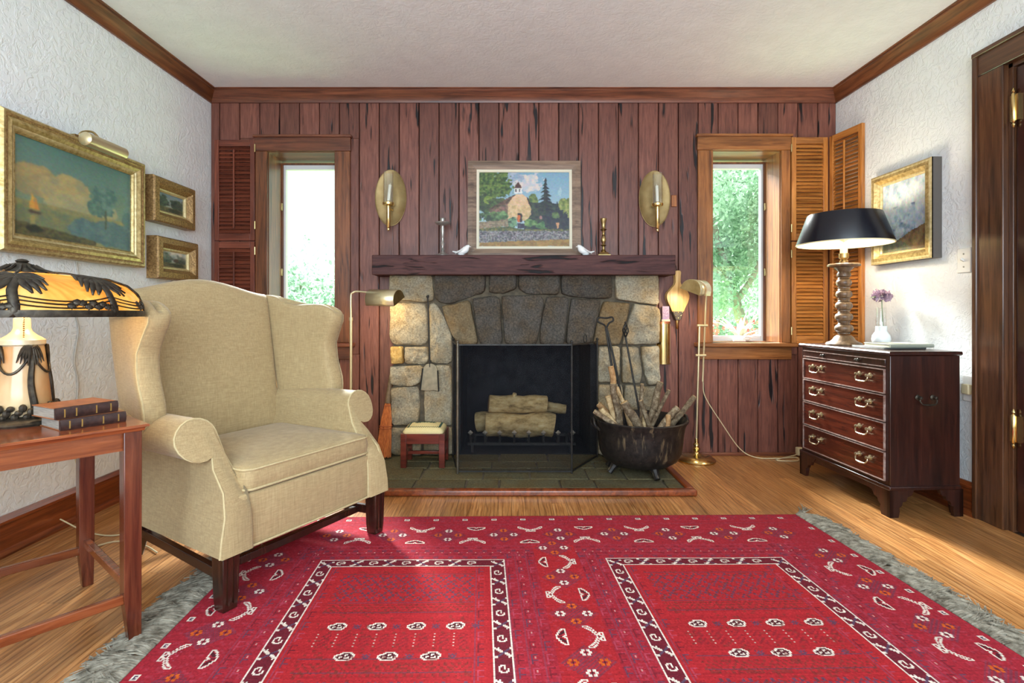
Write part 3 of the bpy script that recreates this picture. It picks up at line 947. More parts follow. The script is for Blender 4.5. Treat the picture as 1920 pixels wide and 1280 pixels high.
# two old books on the table
MAT['leather'] = plain('worn tan leather', C(132, 78, 48), C(164, 104, 66), 30, rough=0.45, bump=0.1)
MAT['leather_dark'] = plain('dark leather spine', C(40, 24, 22), C(66, 42, 36), 90, rough=0.45, bump=0.2)
MAT['pages'] = plain('grey page edges', C(132, 126, 118), C(168, 160, 148), 200, stretch=(.1, .1, 2), rough=0.8)
MAT['gold_print'] = plain('gold tooling', C(168, 132, 70), rough=0.4, metal=0.5)
def book(name, label, loc, rz, L, Wd, T, cover, spine, pages, cat='book', group=None, tool=True):
    """spine along local x at y=0, pages towards +y"""
    t = thing(name, label, cat, loc, rz, group)
    c = .0025
    MB(True).box(0, L, .0, Wd, T - c, T).build('cover', cover, t, bevel=.0008)
    MB(True).box(0, L, .0, Wd, 0, c).build('cover', cover, t, bevel=.0008)
    MB(True).box(.003, L - .003, .004, Wd - .003, c, T - c).build('page_block', pages, t, smooth=False)
    sp = MB(True).loft([[(x, .006, 0), (x, -.001, 0), (x, -.004, T * .25), (x, -.005, T * .5), (x, -.004, T * .75), (x, -.001, T), (x, .006, T)] for x in (0, L)]).build('spine', spine, t)
    if tool:
        for x in (L * .12, L * .3, L * .62, L * .86):
            MB(True).box(x, x + .003, -.0056, -.003, T * .15, T * .85).build('gold_band', MAT['gold_print'], sp)
    return t
Mt = WM[tb.name]
def on_table(x, y, z=TZ):
    return Mt @ Vector((x, y, z))
rzt = math.atan2(.773, .634)
book('old_book', 'old leather book with dark spine, lower of the two on the side table', on_table(-.150, .036), rzt + R(8), .155, .135, .029, MAT['leather'], MAT['leather_dark'], MAT['pages'], group='old books on the table')
book('old_book', 'old tan leather book lying on top of another book on the table', on_table(-.158, .046, TZ + .0292), rzt + R(12), .150, .132, .031, MAT['leather'], MAT['leather_dark'], MAT['pages'], group='old books on the table')

# ------------------------------------------------------------------ chest of drawers
MAT['maho_chest'] = wood('red mahogany drawer', C(58, 22, 14), C(88, 36, 22), C(112, 52, 32), 'Y', 0.24, 0.12, coat=0.35)
MAT['maho_dark'] = wood('dark mahogany carcass', C(34, 15, 11), C(52, 24, 17), C(70, 34, 24), 'Z', 0.28, 0.0, coat=0.3)
MAT['bead'] = plain('pale worn cockbead', C(168, 150, 142), C(120, 84, 72), 60, rough=0.35)
MAT['handle'] = plain('pale brass handle', C(206, 192, 160), C(176, 158, 120), 60, rough=0.28, metal=0.9)
cw, cd, chh = .665, .335, .755
cs = thing('chest_of_drawers', 'small dark mahogany bachelor chest with four drawers and brass handles', 'chest of drawers', (1.735, 2.43, 0), R(3.2))
# local: x = depth to the wall, y = away from the camera, z up; drawer front is x = 0
b0 = .135
MB(True).box(.0, cd, 0, cw, b0, chh - .018).build('carcass', MAT['maho_dark'], cs, bevel=.003)
rings = []
for o_, z in ((.004, chh - .020), (.012, chh - .014), (.012, chh - .006), (.008, chh), ):
    rings.append([(-o_, -o_, z), (cd + .002, -o_, z), (cd + .002, cw + o_, z), (-o_, cw + o_, z)])
MB(True).loft(rings).build('top', MAT['maho_dark'], cs, smooth=False)
MB(True).box(-.010, cd, -.010, cw + .010, b0 - .012, b0 + .006).build('base_moulding', MAT['maho_dark'], cs, bevel=.004)
def bracket(h=.125, w=.13):
    return [(0, 0), (.052, 0), (.060, .030), (.056, .045), (.070, .052), (.078, .070), (.098, .074), (.108, .094), (.128, .098), (.145, h), (0, h)]
def foot(flipx, flipy):
    bx = cd if flipx else 0; by = cw if flipy else 0
    fx = -1 if flipx else 1; fy = -1 if flipy else 1
    m = MB(True)
    m.prism(bracket(), lambda a, b, d: (bx + fx * (d - .008), by + fy * (a - .008), b), 0, .018)
    m.prism([(a * .8, b) for a, b in bracket()], lambda a, b, d: (bx + fx * (a - .008), by + fy * (d - .008), b), 0, .018)
    m.build('bracket_foot', MAT['maho_dark'], cs)
for fx in (0, 1):
    for fy in (0, 1): foot(fx, fy)
MB(True).box(-.004, .014, .12, cw - .12, .098, .126).build('plinth_rail', MAT['maho_dark'], cs)
def handle(y, z, parent, side=None):
    m = MB(True)
    def T(a, b, d):   # a along, b up, d out
        return (-.006 - d, y + a, z + b) if side is None else (side + a, -.002 - d, z + b)
    for a in (-.036, .036):
        rot = Matrix.Rotation(R(-90), 3, 'Y') if side is None else Matrix.Rotation(R(90), 3, 'X')
        m.lathe([(.013, 0), (.013, .003), (.006, .006), (.005, .014), (.008, .018), (.007, .024), (.002, .026)], T(a, 0, 0), 12, rot=rot)
    pts = smooth_line([T(-.036, -.002, .018), T(-.040, -.014, .020), T(-.030, -.028, .024), (T(-.014, -.030, .026)), T(0, -.031, .027), T(.014, -.030, .026), T(.030, -.028, .024), T(.040, -.014, .020), T(.036, -.002, .018)], 4)
    m.tube(pts, [.003 + .0018 * math.exp(-((k - len(pts) / 2) / 5) ** 2) for k in range(len(pts))], 8)
    m.build('handle', MAT['handle'] if side is None else MAT['bronze'], parent)
def drawer(z0, z1):
    d = MB(True).box(-.006, .02, .026, cw - .026, z0, z1).build('drawer', MAT['maho_chest'], cs, bevel=.0015)
    m = MB(True)
    for a, b, c_, e in ((.024, cw - .024, z0 - .002, z0 + .002), (.024, cw - .024, z1 - .002, z1 + .002), (.024, .028, z0, z1), (cw - .028, cw - .024, z0, z1)):
        m.box(-.011, -.002, a, b, c_, e)
    m.build('cockbead', MAT['bead'], d)
    handle(.150, (z0 + z1) / 2 + .018, d); handle(cw - .150, (z0 + z1) / 2 + .018, d)
zz = [.155, .293, .428, .556, .675]
for k in range(4): drawer(zz[k] + .005, zz[k + 1] - .005)
sl = MB(True).box(-.004, .02, .026, cw - .026, .684, .716).build('brushing_slide', MAT['maho_dark'], cs, bevel=.0015)
m = MB(True)
for z in (.684, .716): m.box(-.008, -.002, .024, cw - .024, z - .002, z + .002)
m.build('bead', MAT['bead'], sl)
for y in (.20, cw - .20):
    m = MB(True); m.lathe([(.009, 0), (.009, .003), (.004, .006), (.004, .010), (.008, .014), (.006, .018), (.001, .020)], (-.004, y, .700), 12, rot=Matrix.Rotation(R(-90), 3, 'Y')); m.build('knob', MAT['bronze'], sl)
handle(0, .545, cs, side=.165)

# ------------------------------------------------------------------ coloured grids (woven or painted surfaces)
def colour_grid(name, mat, img, fn, parent):
    """img: (rows, cols, 3) sRGB 0-255, one colour per face; fn(u, v) -> point, u,v in 0..1 (v down)"""
    h, w, _ = img.shape
    u = np.linspace(0, 1, w + 1); v = np.linspace(0, 1, h + 1)
    U, V = np.meshgrid(u, v)
    co = fn(U.ravel(), V.ravel())
    Wi = np.array(WM[parent.name].inverted())
    co = co @ Wi[:3, :3].T + Wi[:3, 3]
    idx = np.arange((w + 1) * (h + 1)).reshape(h + 1, w + 1)
    quads = np.stack([idx[1:, :-1], idx[1:, 1:], idx[:-1, 1:], idx[:-1, :-1]], -1).reshape(-1, 4)
    me = bpy.data.meshes.new(name)
    me.vertices.add(len(co)); me.vertices.foreach_set('co', co.astype(np.float32).ravel())
    me.loops.add(quads.size); me.loops.foreach_set('vertex_index', quads.ravel().astype(np.int32))
    me.polygons.add(len(quads)); me.polygons.foreach_set('loop_start', np.arange(0, quads.size, 4, dtype=np.int32))
    me.polygons.foreach_set('use_smooth', np.ones(len(quads), dtype=bool))
    me.update(calc_edges=True)
    c = np.clip(img, 0, 255) / 255.0
    c = np.where(c <= .04045, c / 12.92, ((c + .055) / 1.055) ** 2.4)
    rgba = np.ones((h * w, 4), np.float32); rgba[:, :3] = c.reshape(-1, 3)
    at = me.attributes.new('Col', 'FLOAT_COLOR', 'FACE')
    at.data.foreach_set('color', rgba.ravel())
    me.materials.append(mat)
    o = bpy.data.objects.new(name, me); COL.objects.link(o); o.parent = parent; WM[o.name] = WM[parent.name]
    return o

# ------------------------------------------------------------------ rug
K = 0.0046
RU, RV = 2.345, 1.62
NU, NV = int(RU / K), int(RV / K)
RED = np.array([160, 40, 52.]); BRED = np.array([172, 40, 46.]); MAR = np.array([112, 34, 46.]); DKM = np.array([84, 34, 42.])
IV = np.array([226, 210, 196.]); GB = np.array([92, 68, 90.]); OR = np.array([206, 92, 34.]); OL = np.array([112, 54, 46.]); PK = np.array([176, 72, 92.])
img = np.zeros((NV, NU, 3)) + RED
def band(v0, v1, col, a=.6):
    img[max(0, v0):v1, :] = img[max(0, v0):v1, :] * (1 - a) + col * a
def kx(m): return int(round(m / K))
def stamp(rows, cx, cy, pal, rot=0, flip=False, sc=1, z=1):
    a = np.array([[ch for ch in r.ljust(max(map(len, rows)))] for r in rows])
    if flip: a = a[::-1, :]
    a = np.rot90(a, rot)
    if sc > 1: a = np.kron(a, np.ones((sc, sc), int).astype('<U1') if False else np.ones((sc, sc))) if False else a.repeat(sc, 0).repeat(sc, 1)
    if z != 1: ii = (np.arange(int(a.shape[0] * z)) / z).astype(int); jj = (np.arange(int(a.shape[1] * z)) / z).astype(int); a = a[ii][:, jj]
    h, w = a.shape; y0, x0 = int(cy) - h // 2, int(cx) - w // 2
    for j in range(h):
        for i in range(w):
            ch = a[j, i]
            if ch in pal and 0 <= y0 + j < NV and 0 <= x0 + i < NU: img[y0 + j, x0 + i] = pal[ch]
PAL = {'W': IV, 'D': DKM, 'G': GB, 'O': OR, 'R': BRED, 'P': PK}
HORN_ = ["WW...........WW", "WWW.........WWW", "W.WW..P.P..WW.W", "WW.WW.....WW.WW", ".WWDWWW.WWWDWW.", "...WWDDWDDWW...", ".....WWDWW.....", "......WDW......", "....WWWWWWW....", "....W.W.W.W...."]
CAP_ = ["WWWWW...WWWWW", "W.DDWWWWWDD.W", "WWDDDWDWDDDWW", ".WWDDDDDDDWW.", "..WWWDDDWWW..", "....WWWWW...."]
SQ = ["WWWWW", "WGGGW", "WGWGW", "WWWWW"]
HORN = ["WW...................WW", "W.W.................W.W", "W.WW...P...P...P...WW.W", "WW.WW.............WW.WW", ".WW.WW...P...P...WW.WW.", "..WW.WWW.......WWW.WW..", "....WW.WWW.P.WWW.WW....", "......WW.WWWWW.WW......", "........WW.D.WW........", ".......WWWWDWWWW.......", ".......W..WWW..W.......", ".......WWWWWWWWW......."]
CAP = ["......WWWWW......", "....WWW.D.WWW....", "..WWWDD.D.DDWWW..", ".WW.DDD.D.DDD.WW.", "WW.DDD..W..DDD.WW", "W.DDD..WWW..DDD.W", "WWWWWWWW.WWWWWWWW"][::-1]
FLW = [".WW.WW.", ".WW.WW.", "WW.D.WW", "WW.D.WW", ".WW.WW.", ".WW.WW."]
FLO = [r.replace('W', 'O') for r in FLW]
LOZ = ["....WWWWWW..", "...WWDDDDWW.", ".WWWDDWWDDWW", "WWDDDDWDDDDW", "WDDWWDDDWDWW", "WWDWDDWWWDW.", ".WWDDDDDDWW.", "..WWWWWWWW.."]
XM = ["W.W......WW", "WWW.....GWW", ".WWW...GG..", "..WWW.GG...", "...WWGG....", "....GGWW...", "...GG.WWW..", "..GG...WWW.", "WWG.....WWW", "WW......W.W"]
HK = [".WWWWW.", "WW...WW", "W.....W", "W..WWWW", "WW.....", ".WWW..."]
VV, UU = np.mgrid[0:NV, 0:NU]
def lattice(u0, u1, v0, v1, per, col, a, th=.22):
    s = img[v0:v1, u0:u1]; y, x = np.mgrid[0:s.shape[0], 0:s.shape[1]]
    d = np.abs(((x + y) % per) - per / 2) / per
    e = np.abs(((x - y) % per) - per / 2) / per
    mk = ((d < th * .5) | (e < th * .5)) & ((x // 2 + y // 3) % 2 == 0)
    s[mk] = s[mk] * (1 - a) + col * a
def speck(u0, u1, v0, v1, p, col, a):
    s = img[v0:v1, u0:u1]
    r = rng.random(s.shape[:2]); r = np.kron(rng.random((s.shape[0] // 2 + 1, s.shape[1] // 2 + 1)), np.ones((2, 2)))[:s.shape[0], :s.shape[1]]
    mk = r < p; s[mk] = s[mk] * (1 - a) + col * a
ul, ur = 0, NU
# outer ground: slightly purple
speck(0, NU, 0, NV, .18, PK, .35)
speck(0, NU, 0, kx(.07), .3, GB, .25)
# guard region (everything between border and the panels): dense small pattern
gv0, gv1 = kx(.315), kx(.43)
L0, L1 = kx(.305), kx(.985)       # left panel outer edges (from the rug's left edge)
R0, R1 = kx(1.36), kx(2.03)
def guard_h(v0, v1, u0, u1):
    n = max(1, (v1 - v0) // 6)
    for k in range(n):
        a = v0 + k * (v1 - v0) // n
        img[a, u0:u1] = PK * .6 + MAR * .4
        mk = ((np.arange(u0, u1) // 4) % 3 == k % 3)
        for j in range(a + 2, min(a + 5, v1)):
            seg = img[j, u0:u1]; seg[mk] = seg[mk] * .5 + (GB if k % 2 else MAR) * .5
    wh = np.arange(u0, u1, 7); img[(v0 + v1) // 2, wh] = IV * .7 + RED * .3
def guard_v(u0, u1, v0, v1):
    n = max(1, (u1 - u0) // 7)
    for k in range(n):
        a = u0 + k * (u1 - u0) // n
        img[v0:v1, a] = PK * .55 + MAR * .45
        for q in range(v0, v1 - 12, 12):
            # small key pattern
            c_ = (GB, PK, MAR)[(k + q // 12) % 3]
            img[q:q + 9, a + 2] = img[q:q + 9, a + 2] * .3 + c_ * .7
            img[q, a + 2:a + 6] = c_ * .75 + RED * .25; img[q + 5, a + 3:a + 6] = c_ * .75 + RED * .25
            if k % 2: img[q + 2:q + 4, a + 4] = IV * .55 + RED * .45
guard_h(gv0, gv1, kx(.20), kx(2.15))
guard_v(kx(.215), L0, gv0, NV); guard_v(R1, kx(2.13), gv0, NV)
guard_v(L1, kx(1.105), gv1 - 10, NV); guard_v(kx(1.255), R0, gv1 - 10, NV)
# main border at the far side
def rosette(cx, cy, k):
    s = 9
    a, b = (FLO, FLW) if k % 2 else (FLW, FLO)
    dd = np.abs(VV - cy) + np.abs(UU - cx)
    mk = (dd < 17) & ((VV + UU) % 3 != 0); img[mk] = img[mk] * .55 + GB * .45
    for dx, dy, f in ((0, -s, a), (0, s, a), (-s, 0, b), (s, 0, b)): stamp(f, cx + dx, cy + dy, PAL)
bc = kx(.205); per = kx(.232)
img[kx(.095):kx(.10), :] = img[kx(.095):kx(.10), :] * .6 + GB * .4
for k in range(-1, 12):
    cx = kx(.30) + k * per
    if cx < kx(.18) or cx > NU - kx(.16): continue
    rosette(cx, bc, k)
    mx_ = cx + per // 2
    if mx_ > NU - kx(.2): continue
    if k % 2: stamp(HORN, mx_, bc - 12, PAL); stamp(CAP, mx_ - 3, bc + 14, PAL, flip=True)
    else: stamp(CAP, mx_, bc - 14, PAL); stamp(HORN, mx_ - 3, bc + 12, PAL, flip=True)
for cx in range(kx(.05), NU, kx(.129)): stamp(SQ, cx, kx(.045), PAL)
# side borders
for side in (0, 1):
    c = kx(.125) if side == 0 else NU - kx(.125)
    e = kx(.03) if side == 0 else NU - kx(.03)
    for k in range(0, 8):
        cy = kx(.42) + k * per
        if cy > NV - 12: break
        rosette(c, cy, k)
        my = cy + per // 2
        r1 = 1 if side == 0 else 3
        if k % 2: stamp(HORN, c + 11, my, PAL, rot=1); stamp(CAP, c - 13, my - 3, PAL, rot=1, flip=True)
        else: stamp(CAP, c + 13, my, PAL, rot=1); stamp(HORN, c - 11, my - 3, PAL, rot=1, flip=True)
    for cy in range(kx(.16), NV, kx(.129)): stamp(SQ, e, cy, PAL, rot=1)
# central column
cc = (kx(1.105) + kx(1.255)) // 2
img[gv0:, kx(1.10):kx(1.26)] = BRED
speck(kx(1.10), kx(1.26), gv0, NV, .12, PK, .3)
for k in range(0, 8):
    cy = kx(.335) + k * per
    rosette(cc, cy, k + 1)
    my = cy + per // 2
    stamp(HORN, cc + 9, my, PAL, rot=1) if k % 2 == 0 else stamp(CAP, cc + 12, my, PAL, rot=1)
    stamp(CAP, cc - 12, my, PAL, rot=3) if k % 2 == 0 else stamp(HORN, cc - 9, my, PAL, rot=3)
# the two panels
def panel(u0, u1, v0):
    bwid = 11
    img[v0:, u0:u1] = MAR
    img[v0 + bwid:, u0 + bwid:u1 - bwid] = BRED
    for d in (0, bwid):
        img[v0 + d:v0 + d + 1, u0 + d:u1 - d] = IV
        img[v0 + d:, u0 + d:u0 + d + 1] = IV; img[v0 + d:, u1 - d - 1:u1 - d] = IV
    i = 0
    for x in range(u0 + 17, u1 - 14, 13):
        stamp(XM if i % 2 else HK, x, v0 + 6, PAL, rot=i % 2); i += 1
    i = 0
    for y in range(v0 + 8, NV, 14):
        for x in (u0 + 6, u1 - 6): stamp(XM if i % 2 == 0 else HK, x, y, PAL, rot=(0 if i % 2 == 0 else 1))
        i += 1
    a, b = u0 + bwid + 3, u1 - bwid - 3
    # inner guard
    guard_v(a, a + 9, v0 + bwid + 4, NV); guard_v(b - 9, b, v0 + bwid + 4, NV)
    f0, f1 = a + 10, b - 10
    lattice(f0, f1, v0 + 26, v0 + 62, 11, GB, .75, .42)
    for v in (v0 + 24, v0 + 64, v0 + 76, v0 + 124, v0 + 136, v0 + 196): img[v:v + 1, f0:f1] = img[v:v + 1, f0:f1] * .4 + GB * .6
    lattice(f0, f1, v0 + 66, v0 + 76, 5, OL, .5, .4)
    for q, (cy, off) in enumerate(((v0 + 92, 0), (v0 + 122, 12))):
        for x in range(f0 + 14 + off, f1 - 4, 25):
            stamp(LOZ, x, cy, PAL)
            stamp(["G.G.G", ".GGG.", "GG.GG", ".GGG.", "G.G.G"], x + 12, cy, {'G': GB * .8 + RED * .2})
    for x in range(f0 + 4, f1, 12):
        img[v0 + 100:v0 + 114:3, x] = IV * .75 + OL * .25
        mk = np.zeros_like(img[:, :, 0], bool); mk[v0 + 100:v0 + 114, x + 3:x + 9] = ((VV[v0 + 100:v0 + 114, x + 3:x + 9] + UU[v0 + 100:v0 + 114, x + 3:x + 9]) % 4 < 2)
        img[mk] = img[mk] * .6 + MAR * .4
    lattice(f0, f1, v0 + 128, v0 + 140, 5, OL, .5, .4)
    lattice(f0, f1, v0 + 144, NV, 13, GB, .75, .42); speck(f0, f1, v0 + 20, NV, .10, OL, .45)
panel(L0, L1, gv1); panel(R0, R1, gv1)
# weave: soft streaks and knot to knot variation, faded outer parts
img *= (1 + rng.normal(0, .05, (NV, NU, 1)))
img *= (1 + np.repeat(rng.normal(0, .025, (NV, 1, 1)), NU, 1))
RUGM = attr_mat('woven wool rug', 0.9, 0.4, 420, 0.15)
rug_loc = (1.318, 2.452, 0.0); rug_rz = R(0.9)
rug = thing('oriental_rug', 'red oriental rug with two ivory outlined panels and grey fringed ends', 'rug', rug_loc, rug_rz)
def rug_fn(u, v):
    x = -RU * (1 - u); y = -RV * v
    x = x + .045 * v * (1 - .0 * u) + .035 * (v) * (u)
    z = .0075 + .0012 * np.sin(x * 7 + y * 3) * np.sin(y * 5)
    edge = np.minimum(np.minimum(u, 1 - u) * RU, v * RV)
    z = np.where(edge < .003, .0005, z)
    p = np.stack([x, y, z], -1)
    Wm = np.array(WM[rug.name]); return p @ Wm[:3, :3].T + Wm[:3, 3]
colour_grid('pile', RUGM, img, rug_fn, rug)
# fringes
MAT['fringe'] = plain('grey wool fringe', C(88, 80, 66), C(170, 162, 144), 40, rough=0.95)
def fringe(side):
    m = MB(True); random.seed(11 + side)
    for i in range(2900):
        if i % 9 == 0: cv = random.random(); csw = random.gauss(-.1, .5); cl_ = random.uniform(.7, 1.1)
        v = min(1, max(0, cv + random.gauss(0, .0022)))
        y = -RV * v; x = (.080 * v if side else -RU + .045 * v)
        s = 1 if side else -1
        L = random.uniform(.065, .125) * (1.0 if side else 1.15); sway = csw + random.gauss(0, .2); L *= cl_
        pts = []; lift = random.uniform(.004, .018)
        for k in range(5):
            t = k / 4
            pts.append(Vector((x + s * (L * t - .004), y + sway * L * t * t + random.gauss(0, .003) * t, .003 + lift * math.sin(PI * min(1, t * .9 + .1)) * .7 + random.uniform(0, .006) * t)))
        w = random.uniform(.0018, .0034)
        vs = []; 
        for k, p in enumerate(pts):
            d = (pts[min(k + 1, 4)] - pts[max(k - 1, 0)]).normalized()
            sd = d.cross(Vector((0, 0, 1))).normalized() * w * (1 - .4 * k / 4)
            vs += [p - sd, p + Vector((0, 0, w)), p + sd]
        fs = []
        for k in range(4):
            a = 3 * k; fs += [(a, a + 1, a + 4, a + 3), (a + 1, a + 2, a + 5, a + 4)]
        m.add(vs, fs)
    tag(m.build('fringe', MAT['fringe'], rug, angle=180), kind='stuff')
fringe(0); fringe(1)

# ------------------------------------------------------------------ painted pictures
def fbm(h, w, sx, sy, seed, octv=4):
    r = np.random.default_rng(seed); out = np.zeros((h, w)); amp = 1; tot = 0
    for o in range(octv):
        ny, nx = max(2, int(sy * 2 ** o)), max(2, int(sx * 2 ** o))
        g = r.random((ny + 2, nx + 2))
        y = np.linspace(0, ny, h, endpoint=False); x = np.linspace(0, nx, w, endpoint=False)
        yi, xi = y.astype(int), x.astype(int); fy, fx = (y - yi)[:, None], (x - xi)[None]
        fy = fy * fy * (3 - 2 * fy); fx = fx * fx * (3 - 2 * fx)
        a = g[yi][:, xi] * (1 - fy) * (1 - fx) + g[yi + 1][:, xi] * fy * (1 - fx) + g[yi][:, xi + 1] * (1 - fy) * fx + g[yi + 1][:, xi + 1] * fy * fx
        out += a * amp; tot += amp; amp *= .55
    return out / tot
def soften(a, k):
    for _ in range(k):
        p = np.pad(a, ((1, 1), (1, 1), (0, 0)), 'edge'); a = (p[:-2, 1:-1] + p[2:, 1:-1] + p[1:-1, :-2] + p[1:-1, 2:] + 2 * a) / 6
    return a
class Paint:
    def __init__(s, w, h, top, bot, seed=1):
        s.w, s.h, s.seed = w, h, seed
        s.y, s.x = np.mgrid[0:h, 0:w]; s.x = (s.x + .5) / w; s.y = (s.y + .5) / h
        t = s.y[..., None]; s.img = np.array(top) * (1 - t) + np.array(bot) * t
    def n(s, sx, sy, oct=4):
        s.seed += 1; return fbm(s.h, s.w, sx, sy, s.seed, oct)
    def put(s, mask, a, b=None, sc=40, alpha=1.0):
        m = np.clip(mask.astype(float), 0, 1)[..., None] * alpha
        if b is None: c = np.array(a, float)
        else:
            q = np.clip((s.n(sc, sc, 3) - .3) / .4, 0, 1)[..., None]; c = np.array(a, float) * (1 - q) + np.array(b, float) * q
        s.img = s.img * (1 - m) + c * m
    jit = .009
    def poly(s, pts, a, b=None, sc=40):
        m = np.zeros((s.h, s.w), bool); j = len(pts) - 1
        X = s.x + (s.n(34, 34, 3) - .5) * s.jit * 2; Y = s.y + (s.n(34, 34, 3) - .5) * s.jit * 2
        for i in range(len(pts)):
            xi, yi = pts[i]; xj, yj = pts[j]
            c = ((yi > Y) != (yj > Y)) & (X < (xj - xi) * (Y - yi) / (yj - yi + 1e-12) + xi)
            m ^= c; j = i
        s.put(m, a, b, sc)
    def blob(s, cx, cy, rx, ry, a, b=None, rag=.5, sc=30):
        d = ((s.x - cx) / rx) ** 2 + ((s.y - cy) / ry) ** 2
        s.put(d + (s.n(sc * .5, sc * .5) - .5) * rag * 4 < 1, a, b, sc)
    def dabs(s, amt=14, sc=60):
        for k in range(3): s.img[..., k] += (s.n(sc, sc, 2) - .5) * amt * 2

def chapel():
    p = Paint(190, 156, (120, 156, 176), (170, 190, 196), 5)
    p.blob(.55, .14, .17, .11, (214, 198, 186), (176, 182, 190), .7)
    p.blob(.36, .07, .12, .07, (168, 172, 184), (130, 152, 172), .6)
    p.blob(.90, .25, .02, .05, (160, 184, 190), None, 1.2)
    # far trees right
    p.blob(.60, .40, .05, .13, (62, 84, 48), (116, 130, 70), .4)
    p.poly([(.5, .40), (1, .44), (1, .84), (.5, .84)], (34, 40, 46), (62, 74, 56), 30)
    p.blob(.95, .47, .09, .13, (92, 108, 56), (150, 156, 88), .5)
    # spruce
    for k in range(9):
        y0 = .075 + k * .05; w = .012 + .011 * k
        p.poly([(.735, y0 - .01), (.735 - w * (1 + .25 * (k % 2)), y0 + .055), (.735 - w * .4, y0 + .048), (.735 + w * .5, y0 + .05), (.735 + w * (1.1 + .2 * ((k + 1) % 2)), y0 + .045)], (30, 32, 44), (46, 54, 46), 40)
    p.poly([(.87, .38), (.845, .55), (.895, .55)], (36, 40, 50))
    # big tree left
    p.blob(.14, .17, .24, .24, (44, 66, 34), (106, 128, 60), .55, 40)
    p.blob(.06, .42, .10, .12, (44, 54, 40), (72, 92, 50), .5)
    p.blob(.10, .37, .05, .05, (100, 122, 48), (134, 150, 72), .5)
    p.blob(.20, .40, .10, .06, (52, 64, 44), (80, 98, 54), .5)
    # roof and nave
    p.poly([(.10, .50), (.38, .305), (.42, .30), (.34, .42), (.14, .50)], (64, 46, 38), (104, 80, 62), 40)
    p.poly([(.12, .50), (.33, .415), (.33, .66), (.12, .66)], (140, 104, 92), (88, 76, 60), 40)
    # gable of buff stone
    p.poly([(.315, .63), (.315, .44), (.36, .345), (.41, .30), (.48, .295), (.535, .345), (.56, .44), (.575, .49), (.575, .58), (.52, .65), (.40, .655)], (178, 152, 108), (208, 178, 136), 46)
    p.poly([(.36, .345), (.41, .30), (.48, .295), (.535, .345), (.56, .44), (.45, .45), (.33, .43)], (214, 182, 146), (196, 162, 122), 30)
    p.poly([(.52, .33), (.545, .35), (.58, .46), (.57, .47)], (44, 34, 34))
    # belfry
    p.poly([(.385, .21), (.48, .21), (.475, .285), (.39, .285)], (214, 214, 206))
    p.poly([(.402, .225), (.415, .225), (.415, .265), (.402, .265)], (66, 62, 62)); p.poly([(.44, .225), (.455, .225), (.455, .265), (.44, .265)], (66, 62, 62))
    p.poly([(.434, .125), (.385, .21), (.48, .21)], (92, 58, 46), (70, 44, 40), 30)
    # door
    p.poly([(.425, .555), (.475, .555), (.475, .67), (.425, .67)], (40, 34, 36)); p.poly([(.425, .575), (.455, .575), (.455, .675), (.425, .675)], (190, 96, 46))
    # shrubs
    p.blob(.10, .60, .14, .08, (44, 60, 46), (96, 124, 72), .6); p.blob(.25, .58, .08, .06, (58, 84, 52), (112, 144, 90), .6)
    p.blob(.36, .68, .07, .07, (44, 62, 46), (110, 146, 112), .6); p.blob(.58, .69, .08, .05, (62, 92, 56), (120, 152, 88), .6); p.blob(.72, .71, .08, .05, (52, 82, 52), (100, 136, 84), .6)
    p.blob(.87, .66, .15, .16, (32, 36, 50), (50, 56, 58), .5); p.blob(.85, .58, .05, .05, (96, 116, 70), (60, 76, 50), .6)
    p.poly([(.42, .69), (.50, .69), (.52, .76), (.43, .76)], (70, 66, 86), (40, 40, 54), 40)
    # ground: wall, grass, stones, ochre path
    p.poly([(0, .67), (.32, .64), (.33, .73), (0, .76)], (150, 132, 108), (112, 98, 78), 60)
    p.poly([(0, .76), (.34, .73), (.45, .77), (1, .77), (1, .84), (0, .82)], (56, 68, 44), (116, 112, 60), 50)
    p.poly([(0, .79), (1, .79), (1, .94), (0, .95)], (66, 64, 68), (150, 144, 142), 80)
    p.poly([(0, .95), (.45, .925), (1, .905), (1, 1), (0, 1)], (128, 96, 44), (164, 126, 62), 24)
    p.poly([(.855, .68), (.89, .68), (.88, .76), (.865, .76)], (196, 140, 100)); p.blob(.685, .61, .015, .025, (150, 110, 104), None, .2)
    p.img = soften(p.img, 1); p.dabs(11, 80); return p.img
